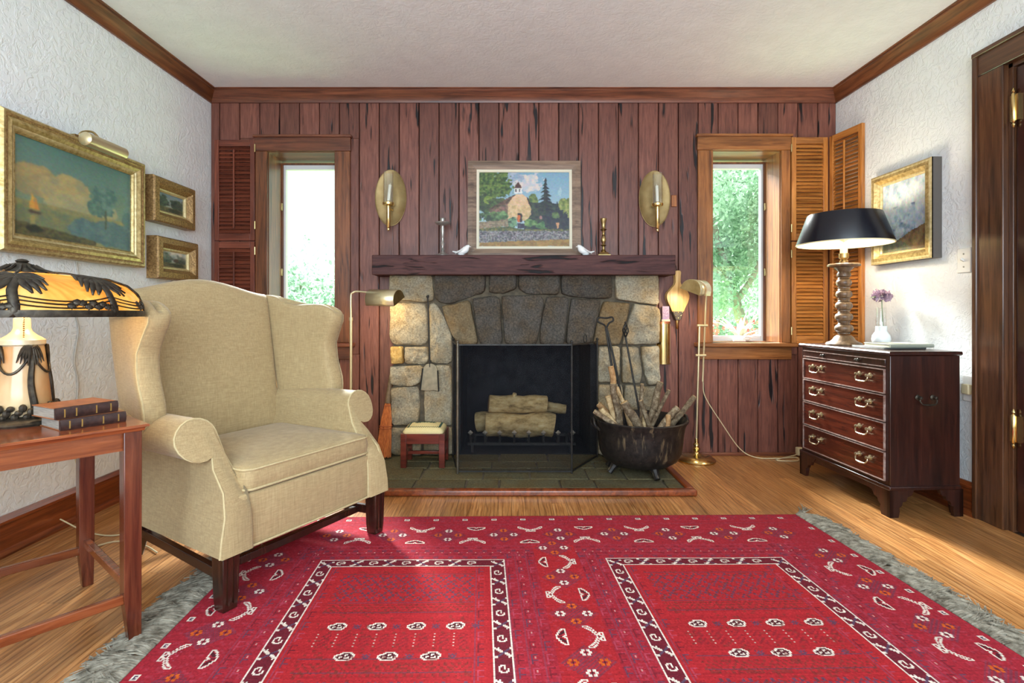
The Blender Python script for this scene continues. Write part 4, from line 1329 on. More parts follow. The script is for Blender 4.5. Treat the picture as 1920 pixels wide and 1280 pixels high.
def marine():
    p = Paint(170, 122, (74, 106, 98), (132, 140, 108), 31)
    p.put(p.n(3, 3) * (p.y < .3) * .9, (96, 122, 116), None)
    p.blob(.14, .42, .20, .17, (156, 136, 92), (130, 122, 92), .35, 14); p.blob(.40, .47, .20, .20, (160, 142, 96), (136, 130, 100), .35, 14); p.blob(.55, .60, .30, .14, (158, 146, 104), (140, 136, 104), .3, 12)
    p.put((p.y > .64), (110, 112, 78), (142, 130, 80), 14, .9)
    p.put((p.y > .70) & (p.x < .6), (92, 104, 84), (118, 116, 76), 20, .8)
    p.blob(.83, .84, .42, .16, (72, 96, 98), (90, 112, 108), .3, 16)
    p.blob(.72, .44, .13, .22, (66, 96, 92), (98, 124, 112), .55, 22); p.blob(.64, .55, .07, .08, (70, 98, 90), (92, 118, 104), .5)
    p.poly([(.735, .55), (.752, .55), (.757, .78), (.735, .78)], (70, 76, 60))
    p.blob(1.0, .50, .08, .22, (84, 112, 106), (104, 128, 116), .5); p.blob(.97, .62, .06, .10, (80, 108, 104), None, .5)
    p.poly([(0, .86), (.35, .90), (.65, .95), (.65, 1), (0, 1)], (58, 58, 44), (92, 84, 54), 50)
    # boat
    p.poly([(.125, .56), (.108, .72), (.145, .72), (.145, .60)], (204, 150, 66), (184, 132, 60), 20); p.poly([(.15, .59), (.15, .72), (.185, .72), (.165, .62)], (182, 118, 60))
    p.poly([(.10, .735), (.20, .735), (.19, .76), (.12, .77)], (70, 58, 50)); p.poly([(.115, .79), (.15, .79), (.15, .88), (.12, .88)], (140, 128, 80))
    p.blob(.15, .925, .06, .035, (42, 44, 38), None, .3)
    p.img = soften(p.img * 1.12, 3); p.dabs(9, 60); return p.img
def wood_scene(seed, warm):
    p = Paint(60, 36, (118, 136, 146), (170, 164, 140), seed)
    p.blob(.2, .45, .25, .4, (50, 62, 58), (84, 98, 84), .6, 14); p.blob(.8, .5, .28, .35, (40, 50, 50), (78, 88, 76), .6, 14)
    if warm: p.put(np.clip((p.n(4, 3) - .35) * 3, 0, 1) * np.clip(1.3 - p.y * 2.2, 0, 1), (214, 206, 190)); p.blob(.6, .55, .10, .12, (92, 70, 54), (70, 60, 52), .4)
    p.put(p.y > .72, (78, 74, 54), (116, 104, 72), 16); p.blob(.7, .85, .3, .1, (52, 54, 44), None, .5)
    p.img = soften(p.img, 2); p.dabs(14, 24); return p.img
def misty():
    p = Paint(90, 92, (200, 210, 216), (164, 172, 176), 77)
    p.put(np.clip((p.n(6, 6) - .40) * 5, 0, 1) * (p.y < .8), (150, 170, 186), (206, 212, 212), 10)
    p.put(np.clip((p.n(5, 7) - .50) * 6, 0, 1) * (p.y > .35) * (p.x < .75), (92, 116, 140), (120, 138, 154), 14)
    p.poly([(.3, .86), (.65, .74), (1, .66), (1, 1), (0, 1), (0, .94)], (92, 70, 48), (136, 110, 74), 14)
    p.poly([(0, .88), (.45, .86), (.7, 1), (0, 1)], (80, 84, 66), (112, 112, 90), 14)
    p.dabs(16, 40); return p.img

CANVAS = attr_mat('oil paint on canvas', 0.42, 0.25, 260, 0.4)
def framed(name, label, origin, ux, uz, nrm, w, h, layers, depth, imgarr, group=None, side_mat=None):
    """origin: lower left corner of the back of the frame; layers: list of (width, proud0, proud1, material, name)"""
    o = Vector(origin); ux = Vector(ux).normalized(); uz = Vector(uz).normalized(); nrm = Vector(nrm).normalized()
    t = thing(name, label, 'painting', o + ux * (w / 2), 0, group)
    def pt(a, b, d): return o + ux * a + uz * b + nrm * d
    if side_mat is not None:
        m = MB(); m.loft([[pt(0, 0, d), pt(w, 0, d), pt(w, h, d), pt(0, h, d)] for d in (0, layers[0][1])], caps=False); m.build('frame_side', side_mat, t, smooth=False)
    ins = 0.0
    first = True
    for wd, d0, d1, mat, nm in layers:
        prof = [(ins, d0 - (d0 if first and side_mat is None else .006)), (ins, d0), (ins + wd * .5, max(d0, d1) + (.004 if wd > .02 else .0)), (ins + wd, d1), (ins + wd, d1 - .008)]
        rings = []
        for i, d in prof: rings.append([pt(i, i, d), pt(w - i, i, d), pt(w - i, h - i, d), pt(i, h - i, d)])
        m = MB(); m.loft(rings, caps=False); m.build(nm, mat, t, angle=20)
        ins += wd; first = False
    dl = layers[-1][2] - .006
    A, B, Dv = np.array(pt(ins, h - ins, dl)), np.array(ux * (w - 2 * ins)), np.array(-uz * (h - 2 * ins))
    colour_grid('canvas', CANVAS, imgarr, lambda u, v: A + np.outer(u, B) + np.outer(v, Dv), t)
    m = MB(); m.loft([[pt(.01, .01, d), pt(w - .01, .01, d), pt(w - .01, h - .01, d), pt(.01, h - .01, d)] for d in (0.001, .006)]); m.build('backing', MAT['frame_side'], t, smooth=False)
    return t
# over the mantel, leaning back on the boards
lean = .022
framed('chapel_painting', 'painting of a stone chapel with belfry in a grey brown frame on the mantel', (-.268, YF - .034, 1.2885), (1, 0, 0), (0, lean, .63), (0, -1, lean / .63), .729, .628,
       [(.056, .026, .022, MAT['frame_grey'], 'frame'), (.017, .020, .016, MAT['linen'], 'liner')], .03, chapel())
# left wall
def on_left(Y0, Y1, z0, z1, d, **k): pass
framed('marine_painting', 'large gilt framed seascape with sailing boat and trees on the left wall', (XL + .001, 1.99, 1.166), (0, 1, 0), (0, 0, 1), (1, 0, 0), .79, .54,
       [(.016, .050, .060, MAT['gilt'], 'outer_moulding'), (.012, .060, .056, MAT['gilt_dark'], 'frame_groove'), (.026, .056, .048, MAT['gilt'], 'frame'), (.010, .050, .044, MAT['gilt_light'], 'inner_bead'), (.012, .044, .036, MAT['gilt'], 'slip')], .06, marine())
framed('small_painting', 'upper of two small gilt framed woodland paintings near the corner', (XL + .001, 2.84, 1.426), (0, 1, 0), (0, 0, 1), (1, 0, 0), .375, .245,
       [(.014, .056, .064, MAT['gilt_dark'], 'outer_moulding'), (.044, .064, .042, MAT['gilt_dark'], 'frame'), (.014, .042, .034, MAT['gilt_light'], 'slip')], .06, wood_scene(3, False), 'small woodland paintings')
framed('small_painting', 'lower of two small gilt framed paintings, with pale sky, above the chair', (XL + .001, 2.87, 1.120), (0, 1, 0), (0, 0, 1), (1, 0, 0), .375, .230,
       [(.014, .056, .064, MAT['gilt_dark'], 'outer_moulding'), (.044, .064, .042, MAT['gilt_dark'], 'frame'), (.014, .042, .034, MAT['gilt_light'], 'slip')], .06, wood_scene(9, True), 'small woodland paintings')
# right wall
framed('misty_painting', 'gilt framed misty blue landscape on the plaster wall behind the black lampshade', (XR - .001, 3.08, 1.205), (0, -1, 0), (0, 0, 1), (-1, 0, 0), .443, .50,
       [(.016, .050, .054, MAT['gilt_light'], 'outer_moulding'), (.034, .054, .036, MAT['gilt'], 'frame'), (.012, .036, .030, MAT['gilt_light'], 'slip')], .05, misty(), None, MAT['frame_side'])
# picture light over the seascape
t = thing('picture_light', 'pale brass tube picture light over the large seascape', 'picture light', (XL + .06, 2.375, 1.70))
m = MB(); ang = Matrix.Rotation(R(-90), 3, 'X')
m.lathe([(.002, -.118), (.020, -.117), (.029, -.110), (.029, .110), (.020, .117), (.002, .118)], (XL + .152, 2.375, 1.672), 20, rot=ang); m.build('tube', MAT['lamp_brass'], t)
m = MB(); m.tube(smooth_line([(XL + .03, 2.375, 1.700), (XL + .05, 2.375, 1.735), (XL + .10, 2.375, 1.735), (XL + .14, 2.375, 1.69)], 5), .005, 8); m.build('arm', MAT['brass_dull'], t)
m = MB(); m.box(XL + .003, XL + .045, 2.345, 2.405, 1.707, 1.719); m.build('bracket', MAT['brass_dull'], t)
# its flex down the wall
pts = smooth_line([(XL + .006, 2.40 + .012 * math.sin(k * 1.9), 1.16 - k * .075) for k in range(0, 10)], 4)
MB().tube(pts, .0035, 6).build('cord', MAT['cord_grey'], t)

# ------------------------------------------------------------------ slag glass lamp on the side table
def slag():
    t = NT('amber slag glass'); v = t.coords((1, 1, .6))
    n = t.noise(v, 7, 4, .6, 1.4)
    col = t.ramp(n, [(.3, C(214, 138, 56)), (.5, C(240, 188, 96)), (.7, C(250, 222, 150))])
    tr = t.node('ShaderNodeBsdfTranslucent'); t.link(col, tr.inputs[0])
    t.base(col); t.set(.22, 0, .5)
    mx = t.node('ShaderNodeMixShader'); mx.inputs[0].default_value = .62
    t.link(t.b.outputs[0], mx.inputs[1]); t.link(tr.outputs[0], mx.inputs[2])
    t.link(mx.outputs[0], t.n['Material Output'].inputs['Surface']); return t.m
MAT['slag'] = slag()
MAT['slag_base'] = plain('cream marbled glass', C(178, 118, 62), C(214, 190, 146), 7, stretch=(1, 1, .5), rough=0.18)
MAT['bulb_cream'] = plain('ivory enamel metal', C(206, 192, 160), C(222, 210, 182), 30, rough=0.35, metal=0.2)
LX, LY = -1.405, 1.538
lamp = thing('slag_glass_lamp', 'table lamp with amber glass shade and bronze palm tree filigree', 'table lamp', (LX, LY, TZ))
lc = (LX, LY, TZ)
m = MB(); m.lathe([(.001, 0), (.098, 0), (.100, .006), (.096, .012), (.088, .016), (.080, .022), (.070, .026), (.001, .026)], lc, 36); m.build('foot', MAT['bronze'], lamp)
m = MB(); m.lathe([(.066, .02), (.068, .04), (.062, .10), (.056, .16), (.050, .214), (.048, .228)], lc, 36); m.build('glass_body', MAT['slag_base'], lamp)
m = MB(); m.lathe([(.049, .222), (.053, .226), (.053, .238), (.046, .244), (.034, .252), (.024, .262), (.020, .272), (.019, .300), (.013, .304), (.013, .40)], lc, 28); m.build('neck', MAT['bulb_cream'], lamp)
# filigree around the body: palm trunks, swags, leaves at the foot
def body_r(z): return interp(z, [.02, .04, .10, .16, .23], [.066, .068, .062, .056, .048]) + .003
def bp(a, z, e=0.0): return Vector((LX + (body_r(z) + e) * math.cos(a), LY + (body_r(z) + e) * math.sin(a), TZ + z))
m = MB()
for q in range(4):
    a0 = R(-118 + 90 * q)
    m.tube([bp(a0 + .05 * math.sin(z * 40), z) for z in np.linspace(.02, .215, 12)], [.010 - .004 * k / 11 for k in range(12)], 7)
    for s in np.linspace(-1, 1, 9):          # fronds under the collar
        pts = [bp(a0 + s * .55 * t, .216 - .012 * abs(s) * 0 - t * (.012 + .040 * (1 - abs(s) * .3)) + .022 * math.sin(PI * t), .003) for t in np.linspace(0, 1, 6)]
        m.tube(pts, [.0055, .0055, .005, .0045, .0035, .001], 5)
    for k in range(14):                      # leaves at the foot
        a = a0 + R(k * 6.5); z = .026 + .012 * (k % 3)
        m.sphere(bp(a, z, .006), .012, 7, 5, sc=(.8, .8, .7 + .3 * (k % 2)))
    sw = [bp(a0 + R(90) * t, .200 - .055 * math.sin(PI * t), .001) for t in np.linspace(0, 1, 14)]
    m.tube(sw, .0035, 6)
m.build('body_filigree', MAT['bronze'], lamp)
# shade
SZ = .920                     # lower edge
SP = [(.286, .0), (.287, .010), (.284, .034), (.272, .065), (.246, .091), (.200, .109), (.140, .119), (.070, .125)]
def shp(a, s, off=0.0):
    """a angle, s 0..1 along the profile from the lower rim"""
    L = [0]
    for i in range(len(SP) - 1): L.append(L[-1] + math.dist(SP[i], SP[i + 1]))
    d = s * L[-1]; r = interp(d, L, [p[0] for p in SP]); z = interp(d, L, [p[1] for p in SP])
    r2 = interp(d + .004, L, [p[0] for p in SP]); z2 = interp(d + .004, L, [p[1] for p in SP])
    nx, nz = (z2 - z), -(r2 - r); q = math.hypot(nx, nz) or 1
    return Vector((LX + (r + off * nx / q) * math.cos(a), LY + (r + off * nx / q) * math.sin(a), SZ + z + off * nz / q))
m = MB(); m.loft([[shp(2 * PI * k / 64, s) for k in range(64)] for s in np.linspace(0, 1, 20)], caps=False)
sh = m.build('shade', MAT['slag'], lamp)
m = MB()
m.loft([[shp(2 * PI * k / 64, s, o) for k in range(64)] for s, o in ((-.0, -.002), (0, .006), (.03, .0065), (.06, .006), (.064, .001))], caps=False)
m.build('rim', MAT['bronze'], sh)
def strip(mb, pts, w, off=.004):
    """ribbon on the shade: pts (angle, s), w half widths in metres"""
    rl = []
    for i, (a, s) in enumerate(pts):
        a1, s1 = pts[min(i + 1, len(pts) - 1)]; a0, s0 = pts[max(i - 1, 0)]
        da, ds = (a1 - a0) * .28, (s1 - s0) * .36
        q = math.hypot(da, ds) or 1
        ww = w[i] if isinstance(w, (list, tuple)) else w
        na, ns = -ds / q * ww / .28, da / q * ww / .36
        rl.append((shp(a + na, max(0, min(1, s + ns)), off), shp(a, s, off + .002), shp(a - na, max(0, min(1, s - ns)), off)))
    mb.loft([list(r) for r in rl], caps=False, closed=False)
random.seed(5)
m = MB()
for q in range(8):
    a0 = R(-96 + 45 * q)
    strip(m, [(a0 + .01 * math.sin(s * 20), s) for s in np.linspace(.0, 1, 22)], [.011 if s < .5 else .006 for s in np.linspace(0, 1, 22)])
    for side in (-1, 1):
        for k in range(6):         # drooping palm fronds
            ln = (.20, .24, .25, .23, .19, .13)[k]; up = (.14, .12, .08, .03, -.02, -.08)[k]; dr = (.06, .12, .20, .24, .24, .20)[k]
            pts = [(a0 + side * ln * t, .46 + up * math.sin(PI * t * .8) - dr * t * t) for t in np.linspace(0, 1, 8)]
            strip(m, pts, [.004, .0085, .011, .0115, .0105, .009, .006, .002])
    for k in range(9):             # shrubs along the rim
        a = a0 + R(-22 + k * 2.6); s = .07 + .05 * random.random()
        strip(m, [(a - .03, s), (a - .015, s + .012), (a, s + .015), (a + .015, s + .01), (a + .03, s)], [.002, .010, .013, .010, .002])
    for k in (0, 1, 2):            # rigging-like lines
        strip(m, [(a0 + R(45) * t, .20 - .03 * k + (.06 - .01 * k) * (2 * t - 1) ** 2 - .06) for t in np.linspace(.04, .96, 12)], .0016)
m.build('palm_filigree', MAT['bronze'], sh, solid=.002)
m = MB(); m.lathe([(.078, .121), (.074, .127), (.050, .133), (.034, .142), (.026, .151), (.012, .156), (.016, .160), (.010, .165), (.001, .167)], (LX, LY, SZ), 28)
for k in range(14):
    a = 2 * PI * k / 14; m.tube([Vector((LX + r * math.cos(a), LY + r * math.sin(a), SZ + z)) for r, z in ((.076, .127), (.050, .135), (.030, .148))], .004, 5)
m.build('cap', MAT['bronze'], lamp)
m = MB()
for k in range(14): m.sphere((LX + .030, LY - .028, SZ + .01 - k * .0062), .0026, 6, 4)
m.lathe([(.001, 0), (.007, .002), (.008, .010), (.004, .018), (.001, .019)], (LX + .030, LY - .028, SZ - .095), 10)
m.build('pull_chain', MAT['brass'], lamp)
for a in (20, 140, 260):
    point_light('slag_lamp_bulb', (LX + .09 * math.cos(R(a)), LY + .09 * math.sin(R(a)), SZ + .055), 1.0, (1.0, .80, .52), .03, lamp)
# its flex behind the table down to the floor
pts = smooth_line([(-1.50, 1.80, TZ - .03), (-1.56, 1.92, .40), (-1.56, 1.98, .20), (-1.60, 2.02, .02), (-1.66, 2.05, .006), (-1.60, 2.16, .006), (-1.45, 2.12, .006), (-1.36, 2.06, .006)], 6)
lamp_flex = pts
t = thing('extension_cord', 'cream cords trailing on the floor with plug near the left baseboard', 'cord', (-1.55, 2.32, 0))
m = MB(); m.tube(smooth_line([(-1.92, 2.28, .05), (-1.80, 2.26, .008), (-1.66, 2.22, .005), (-1.56, 2.27, .006), (-1.53, 2.33, .008), (-1.58, 2.36, .01)], 6), .003, 6); m.build('flex', MAT['cord'], t)
MB().tube(lamp_flex, .0032, 6).build('flex', MAT['cord'], t)
m = MB(); m.sphere((-1.585, 2.36, .018), .018, 8, 6, sc=(1.3, .9, .9)); m.sphere((-1.61, 2.345, .016), .014, 8, 6); m.build('plug', MAT['cord'], t)

# ------------------------------------------------------------------ lamp on the chest
MAT['turned'] = wood('grey brown turned oak', C(70, 50, 34), C(112, 86, 62), C(146, 118, 90), 'Z', 0.36, 0.0)
MAT['shade_black'] = plain('black lacquer shade', C(16, 19, 28), rough=0.26, spec=.6)
MAT['shade_in'] = plain('cream shade lining', C(240, 226, 190), rough=0.6)
MAT['sleeve'] = plain('ivory candle sleeve', C(226, 212, 170), rough=0.5)
BX, BY, BZ = 1.822, 2.905, .755
lp = thing('turned_wood_lamp', 'turned wooden table lamp with wide black shade on the chest', 'table lamp', (BX, BY, BZ))
bc_ = (BX, BY, BZ)
m = MB(); m.lathe([(.001, 0), (.086, 0), (.088, .008), (.082, .016), (.066, .022), (.056, .030), (.046, .046), (.034, .056), (.001, .058)], bc_, 32); m.build('base', MAT['turned'], lp)
m = MB()
for k in range(5):
    zc = .092 + k * .062; rr = .046 - .002 * k
    prof = [(.026, zc - .032), (.030, zc - .028), (.030, zc - .024)] + [(rr * math.cos(a) * .55 + rr * .45, zc + .023 * math.sin(a)) for a in np.linspace(-1.3, 1.3, 8)] + [(.030, zc + .024), (.026, zc + .030)]
    m.lathe(prof, bc_, 28)
m.build('column', MAT['turned'], lp)
m = MB(); m.lathe([(.026, .370), (.034, .376), (.034, .388), (.028, .400), (.040, .414), (.048, .424), (.078, .430), (.080, .438), (.074, .444), (.030, .448), (.001, .45)], bc_, 32); m.build('capital', MAT['turned'], lp)
m = MB(); m.lathe([(.020, .448), (.022, .458), (.014, .464), (.018, .470), (.024, .476), (.024, .500)], bc_, 20); m.build('socket', MAT['brass_dull'], lp)
m = MB(); m.lathe([(.018, .498), (.018, .56)], bc_, 20); m.build('sleeve', MAT['sleeve'], lp)
r0, r1, h0, h1 = .231, .178, .549, .712
m = MB(); m.lathe([(r0, h0), (r0 + .001, h0 + .006), (r1, h1)], bc_, 56, cap=False); m.build('shade', MAT['shade_black'], lp)
m = MB(); m.lathe([(r0 - .003, h0 + .0005), (r1 - .003, h1)], bc_, 56, cap=False); m.build('shade_lining', MAT['shade_in'], lp)
m = MB(); m.lathe([(r0 - .004, h0 - .001), (r0 + .001, h0 - .001), (r0 + .0015, h0 + .004), (r0 - .004, h0 + .003)], bc_, 56, cap=False); m.build('shade_edge', MAT['sleeve'], lp)
m = MB()
for k in range(3):
    a = 2 * PI * k / 3; m.tube([Vector((BX, BY, BZ + .685)), Vector((BX + (r1 - .004) * math.cos(a), BY + (r1 - .004) * math.sin(a), BZ + .704))], .0025, 6)
m.tube([(BX, BY, BZ + .55), (BX, BY, BZ + .69)], .004, 6); m.build('shade_carrier', MAT['brass_dull'], lp)
MB().sphere((BX, BY, BZ + .60), .030, 14, 10, sc=(1, 1, 1.2)).build('bulb', plain('frosted bulb', C(250, 244, 230), rough=.4), lp)
for a in (30, 150, 270):
    point_light('chest_lamp_bulb', (BX + .06 * math.cos(R(a)), BY + .06 * math.sin(R(a)), BZ + .62), 2.4, (1.0, .88, .70), .03, lp)

# ------------------------------------------------------------------ pharmacy floor lamps
def half_shade(mb, c, d, up, L, r, mouth_drop=.2, n=14, th=.0012):
    """half round trough shade: c centre of axis, d axis direction, opens downwards"""
    c = Vector(c); d = Vector(d).normalized(); up = Vector(up); s = d.cross(up).normalized(); u = s.cross(d).normalized()
    arc = [math.pi * k / n for k in range(n + 1)]
    def prof(rr): return [(rr * math.cos(a), rr * math.sin(a) * 1.02) for a in arc]
    outer = [(-r * 1.06, -.012)] + list(reversed(prof(r))) + [(r * 1.06, -.012)]
    R1 = [c - d * L / 2 + s * a + u * b for a, b in outer]; R2 = [c + d * L / 2 + s * a + u * b for a, b in outer]
    mb.loft([R1, R2], caps=False, closed=False)
    return R1, R2
def pharmacy(label, base, up, head, hd, joints, kind, power, group):
    t = thing('pharmacy_floor_lamp', label, 'floor lamp', (base[0], base[1], 0), 0, group)
    b = Vector(base)
    m = MB(); m.lathe([(.001, 0), (.116, 0), (.118, .008), (.112, .016), (.100, .022), (.092, .030), (.060, .036), (.030, .042), (.020, .052), (.014, .060), (.022, .068), (.024, .078), (.014, .088), (.014, .094), (.020, .100), (.018, .108), (.011, .114), (.011, .14)], b, 32)
    m.build('base', MAT['brass'], t)
    for nm, pts, r in joints:
        MB().tube(pts, r, 10).build(nm, MAT['lamp_brass'], t)
    hd = Vector(hd).normalized(); h = Vector(head)
    m = MB(); ends_ = half_shade(m, h, hd, up, (.20, .165)[kind - 1], (.058, .062)[kind - 1]); s = m.build('shade', MAT['lamp_brass'], t, angle=50, solid=.0016)
    for e in ends_: MB().add(e, [tuple(range(len(e)))]).build('end_cap', MAT['brass_dull'], s, smooth=False, solid=.0014)  # darker brass paints in the caps' dimmer reflection
    MB().sphere(h + Vector((0, 0, .008)), .020, 10, 8, sc=(1.2, 1.2, .9)).build('bulb', plain('lamp bulb glass', C(252, 240, 214), rough=.4), s)
    d = bpy.data.lights.new('pharmacy_lamp_light', 'SPOT'); d.energy = power; d.color = (1.0, .80, .50); d.spot_size = R(165); d.spot_blend = .6; d.shadow_soft_size = .02
    o = bpy.data.objects.new('pharmacy_lamp_light', d); COL.objects.link(o); o.parent = t
    o.location = WM[t.name].inverted() @ (h - Vector(up).normalized() * .016)
    o.rotation_euler = (-Vector(up)).to_track_quat('-Z', 'Y').to_euler()
    return t
# right lamp: double sliding tubes
rb = Vector((1.180, 3.365, 0))
rl_ = pharmacy('brass pharmacy floor lamp with double sliding stem beside the right window', rb, (.30, -.22, .93), (1.132, 3.235, 1.070), (-.66, -.75, -.02),
         [('stem', [rb + Vector((0, 0, .13)), rb + Vector((.020, 0, .86))], .0065),
          ('stem', [rb + Vector((.040, 0, .50)), rb + Vector((.062, 0, 1.055)), rb + Vector((.050, -.03, 1.085)), (1.215, 3.255, 1.095)], .006),
          ('joint_bar', [rb + Vector((-.005, 0, .664)), rb + Vector((.060, 0, .664))], .0085),
          ('joint_bar', [rb + Vector((.005, 0, .852)), rb + Vector((.070, 0, .852))], .0085)], 2, 6.0, 'pharmacy floor lamps')
lb = Vector((-.965, 3.25, 0))
pharmacy('brass pharmacy floor lamp standing behind the wing chair left of the stones', lb, (0, -.50, .87), (-.745, 3.19, 1.012), (.92, -.38, -.03),
         [('stem', [lb + Vector((0, 0, .13)), lb + Vector((0, 0, .90))], .0085), ('collar', [lb + Vector((0, 0, .885)), lb + Vector((0, 0, .905))], .011),
          ('stem', smooth_line([lb + Vector((0, 0, .89)), lb + Vector((0, 0, 1.03)), lb + Vector((.012, 0, 1.055)), lb + Vector((.04, 0, 1.062)), (-.845, 3.235, 1.055)], 5), .0065)], 1, 6.5, 'pharmacy floor lamps')
# flex of the right lamp
t = rl_
m = MB(); m.tube(smooth_line([rb + Vector((.042, 0, .50)), rb + Vector((.06, .01, .40)), (1.36, 3.40, .22), (1.48, 3.42, .06), (1.58, 3.41, .008), (1.72, 3.40, .006), (1.84, 3.42, .006), (1.80, 3.34, .006), (1.68, 3.36, .006), (1.86, 3.46, .012), (1.885, 3.468, .03)], 6), .003, 6); m.build('cord', MAT['cord'], t)
MB().box(1.865, 1.905, 3.445, 3.482, .008, .060).build('plug', MAT['cord'], t, bevel=.006)

# ------------------------------------------------------------------ sconces
MAT['brass_hammer'] = plain('aged sheet brass', C(134, 110, 70), C(160, 136, 92), 14, rough=0.5, metal=0.75, bump=0.06)
MAT['wax'] = plain('ivory candle wax', C(232, 226, 206), rough=0.5)
MAT['wood_tag'] = wood('orange wood', C(150, 84, 40), C(176, 106, 56), C(196, 126, 72), 'Z', .5, 0)
def sconce(x, z, label):
    t = thing('wall_sconce', label, 'sconce', (x, YF - .001, z - .2), 0, 'brass candle sconces')
    y = YF - .002
    rot = Matrix.Rotation(R(90), 3, 'X')
    m = MB(); m.lathe([(.001, 0), (.094, .002), (.100, .004), (.103, .010), (.101, .011), (.094, .006), (.05, .005), (.001, .005)], (x, y, z), 40, sy=1.79, rot=rot)
    m.build('back_plate', MAT['brass_hammer'], t)
    yc = y - .075; zc = z - .055
    m = MB(); m.tube(smooth_line([(x + .012, y, z - .07), (x + .016, y - .035, z - .085), (x + .006, yc, z - .08)], 5), .005, 8); m.build('arm', MAT['brass'], t)
    m = MB(); m.lathe([(.001, -.170), (.007, -.168), (.010, -.160), (.008, -.152), (.0125, -.146), (.0125, -.01), (.034, -.006), (.036, 0), (.036, .010), (.033, .010), (.031, .002), (.001, .002)], (x, yc, zc), 20); m.build('holder', MAT['brass'], t)
    m = MB(); m.lathe([(.012, .002), (.014, .006), (.012, .022)], (x, yc, zc), 12); m.build('candle_cup', MAT['brass_dull'], t)
    lean = .10 if x < 0 else -.04
    m = MB(); m.tube([(x, yc, zc + .004), (x + .12 * lean, yc, zc + .124)], .0105, 12); m.tube([(x + .12 * lean, yc, zc + .123), (x + .13 * lean, yc, zc + .136)], .0012, 5); m.build('candle', MAT['wax'], t)
    m = MB(); m.lathe([(.0315, .004), (.0315, .205)], (x, yc, zc), 28, cap=False); m.build('glass_chimney', MAT['glass_clear'], t)
    return t
sconce(-.774, 1.682, 'oval brass candle sconce on the boards left of the chapel painting')
sconce(.948, 1.676, 'oval brass candle sconce on the boards right of the chapel painting')
tag(MB().box(1.058, 1.092, YF - .014, YF - .001, 1.625, 1.70).build('wooden_tag', MAT['wood_tag'], None, bevel=.003, loc=(1.075, YF, 1.625)), 'small orange wooden block fixed to boards beside the right sconce', 'wood block')

# ------------------------------------------------------------------ on the mantel
MZ = 1.2885; MY = 3.375
x = (830 - VX) * MY / F
t = thing('pewter_candlestick', 'pewter candlestick with wide drip pan on the mantel', 'candlestick', (x, MY, MZ))
m = MB(); m.lathe([(.001, 0), (.056, 0), (.057, .005), (.050, .010), (.036, .014), (.022, .020), (.012, .030), (.008, .036)], (x, MY, MZ), 28); m.build('base', MAT['pewter'], t)
m = MB(); m.lathe([(.009, .034), (.013, .042), (.009, .050), (.007, .060), (.012, .074), (.014, .082), (.008, .094), (.007, .118), (.009, .122), (.007, .126), (.010, .15), (.012, .175), (.009, .190), (.012, .196)], (x, MY, MZ), 20); m.build('stem', MAT['pewter'], t)
m = MB(); m.lathe([(.010, .194), (.030, .200), (.046, .208), (.050, .216), (.047, .216), (.032, .208), (.012, .206), (.012, .214), (.016, .218), (.016, .238), (.018, .242), (.013, .244), (.012, .226), (.001, .224)], (x, MY, MZ), 28); m.build('drip_pan', MAT['pewter'], t)
x = (1131.5 - VX) * MY / F
t = thing('brass_candlestick', 'tall brass candlestick with square foot on the mantel', 'candlestick', (x, MY, MZ))
m = MB()
rings = []
for w, z in ((.040, 0), (.040, .010), (.032, .013), (.026, .024), (.014, .030)): rings.append([(x - w, MY - w, MZ + z), (x + w, MY - w, MZ + z), (x + w, MY + w, MZ + z), (x - w, MY + w, MZ + z)])
m.loft(rings); m.build('foot', MAT['brass_dull'], t, bevel=.002)
m = MB(); m.lathe([(.014, .028), (.018, .036), (.010, .044), (.008, .062), (.012, .066), (.020, .070), (.012, .074), (.009, .082), (.014, .094), (.017, .108), (.012, .122), (.009, .130), (.012, .134), (.008, .140), (.010, .158), (.015, .166), (.022, .170), (.015, .174), (.011, .180), (.012, .196), (.015, .215), (.018, .222), (.021, .238), (.017, .242), (.012, .238), (.011, .222), (.001, .22)], (x, MY, MZ), 22); m.build('stem', MAT['brass_dull'], t)
def bird(x, s, label):
    t = thing('china_bird', label, 'bird figurine', (x, 3.315, MZ), 0, 'white china birds')
    def q(a, b, c=0): return Vector((x + s * a, 3.315 + c, MZ + b))
    m = MB()
    body = [q(-.058, .026), q(-.040, .021), (q(-.024, .020)), q(-.006, .022), q(.014, .030), q(.026, .041), q(.034, .050), q(.042, .055), q(.049, .055)]
    m.tube(smooth_line(body, 4), [interp(k / 32, [0, .18, .32, .45, .6, .72, .84, .93, 1], [.003, .006, .014, .0205, .0215, .017, .0135, .011, .004]) for k in range(33)], 14)
    m.build('body', MAT['white'], t)
    m = MB(); m.tube([q(.046, .055), q(.058, .053)], [.004, .0006], 8); m.build('beak', MAT['white'], t)
    for c in (-.016, .016):
        m = MB(); m.tube([q(.012, .036, c), q(-.006, .030, c * 1.25), q(-.026, .018, c * 1.1), q(-.042, .010, c * .8)], [.004, .011, .009, .002], 8, squash=.5); m.build('wing', MAT['white'], t)
    m = MB(); m.sphere(q(-.004, .008), .014, 10, 6, sc=(1.5, .9, .6)); m.build('foot', MAT['white'], t)
bird((866 - VX) * 3.315 / F, 1, 'white china bird on the mantel left of the painting')
bird((1097 - VX) * 3.315 / F, -1, 'white china bird on the mantel right of the painting')

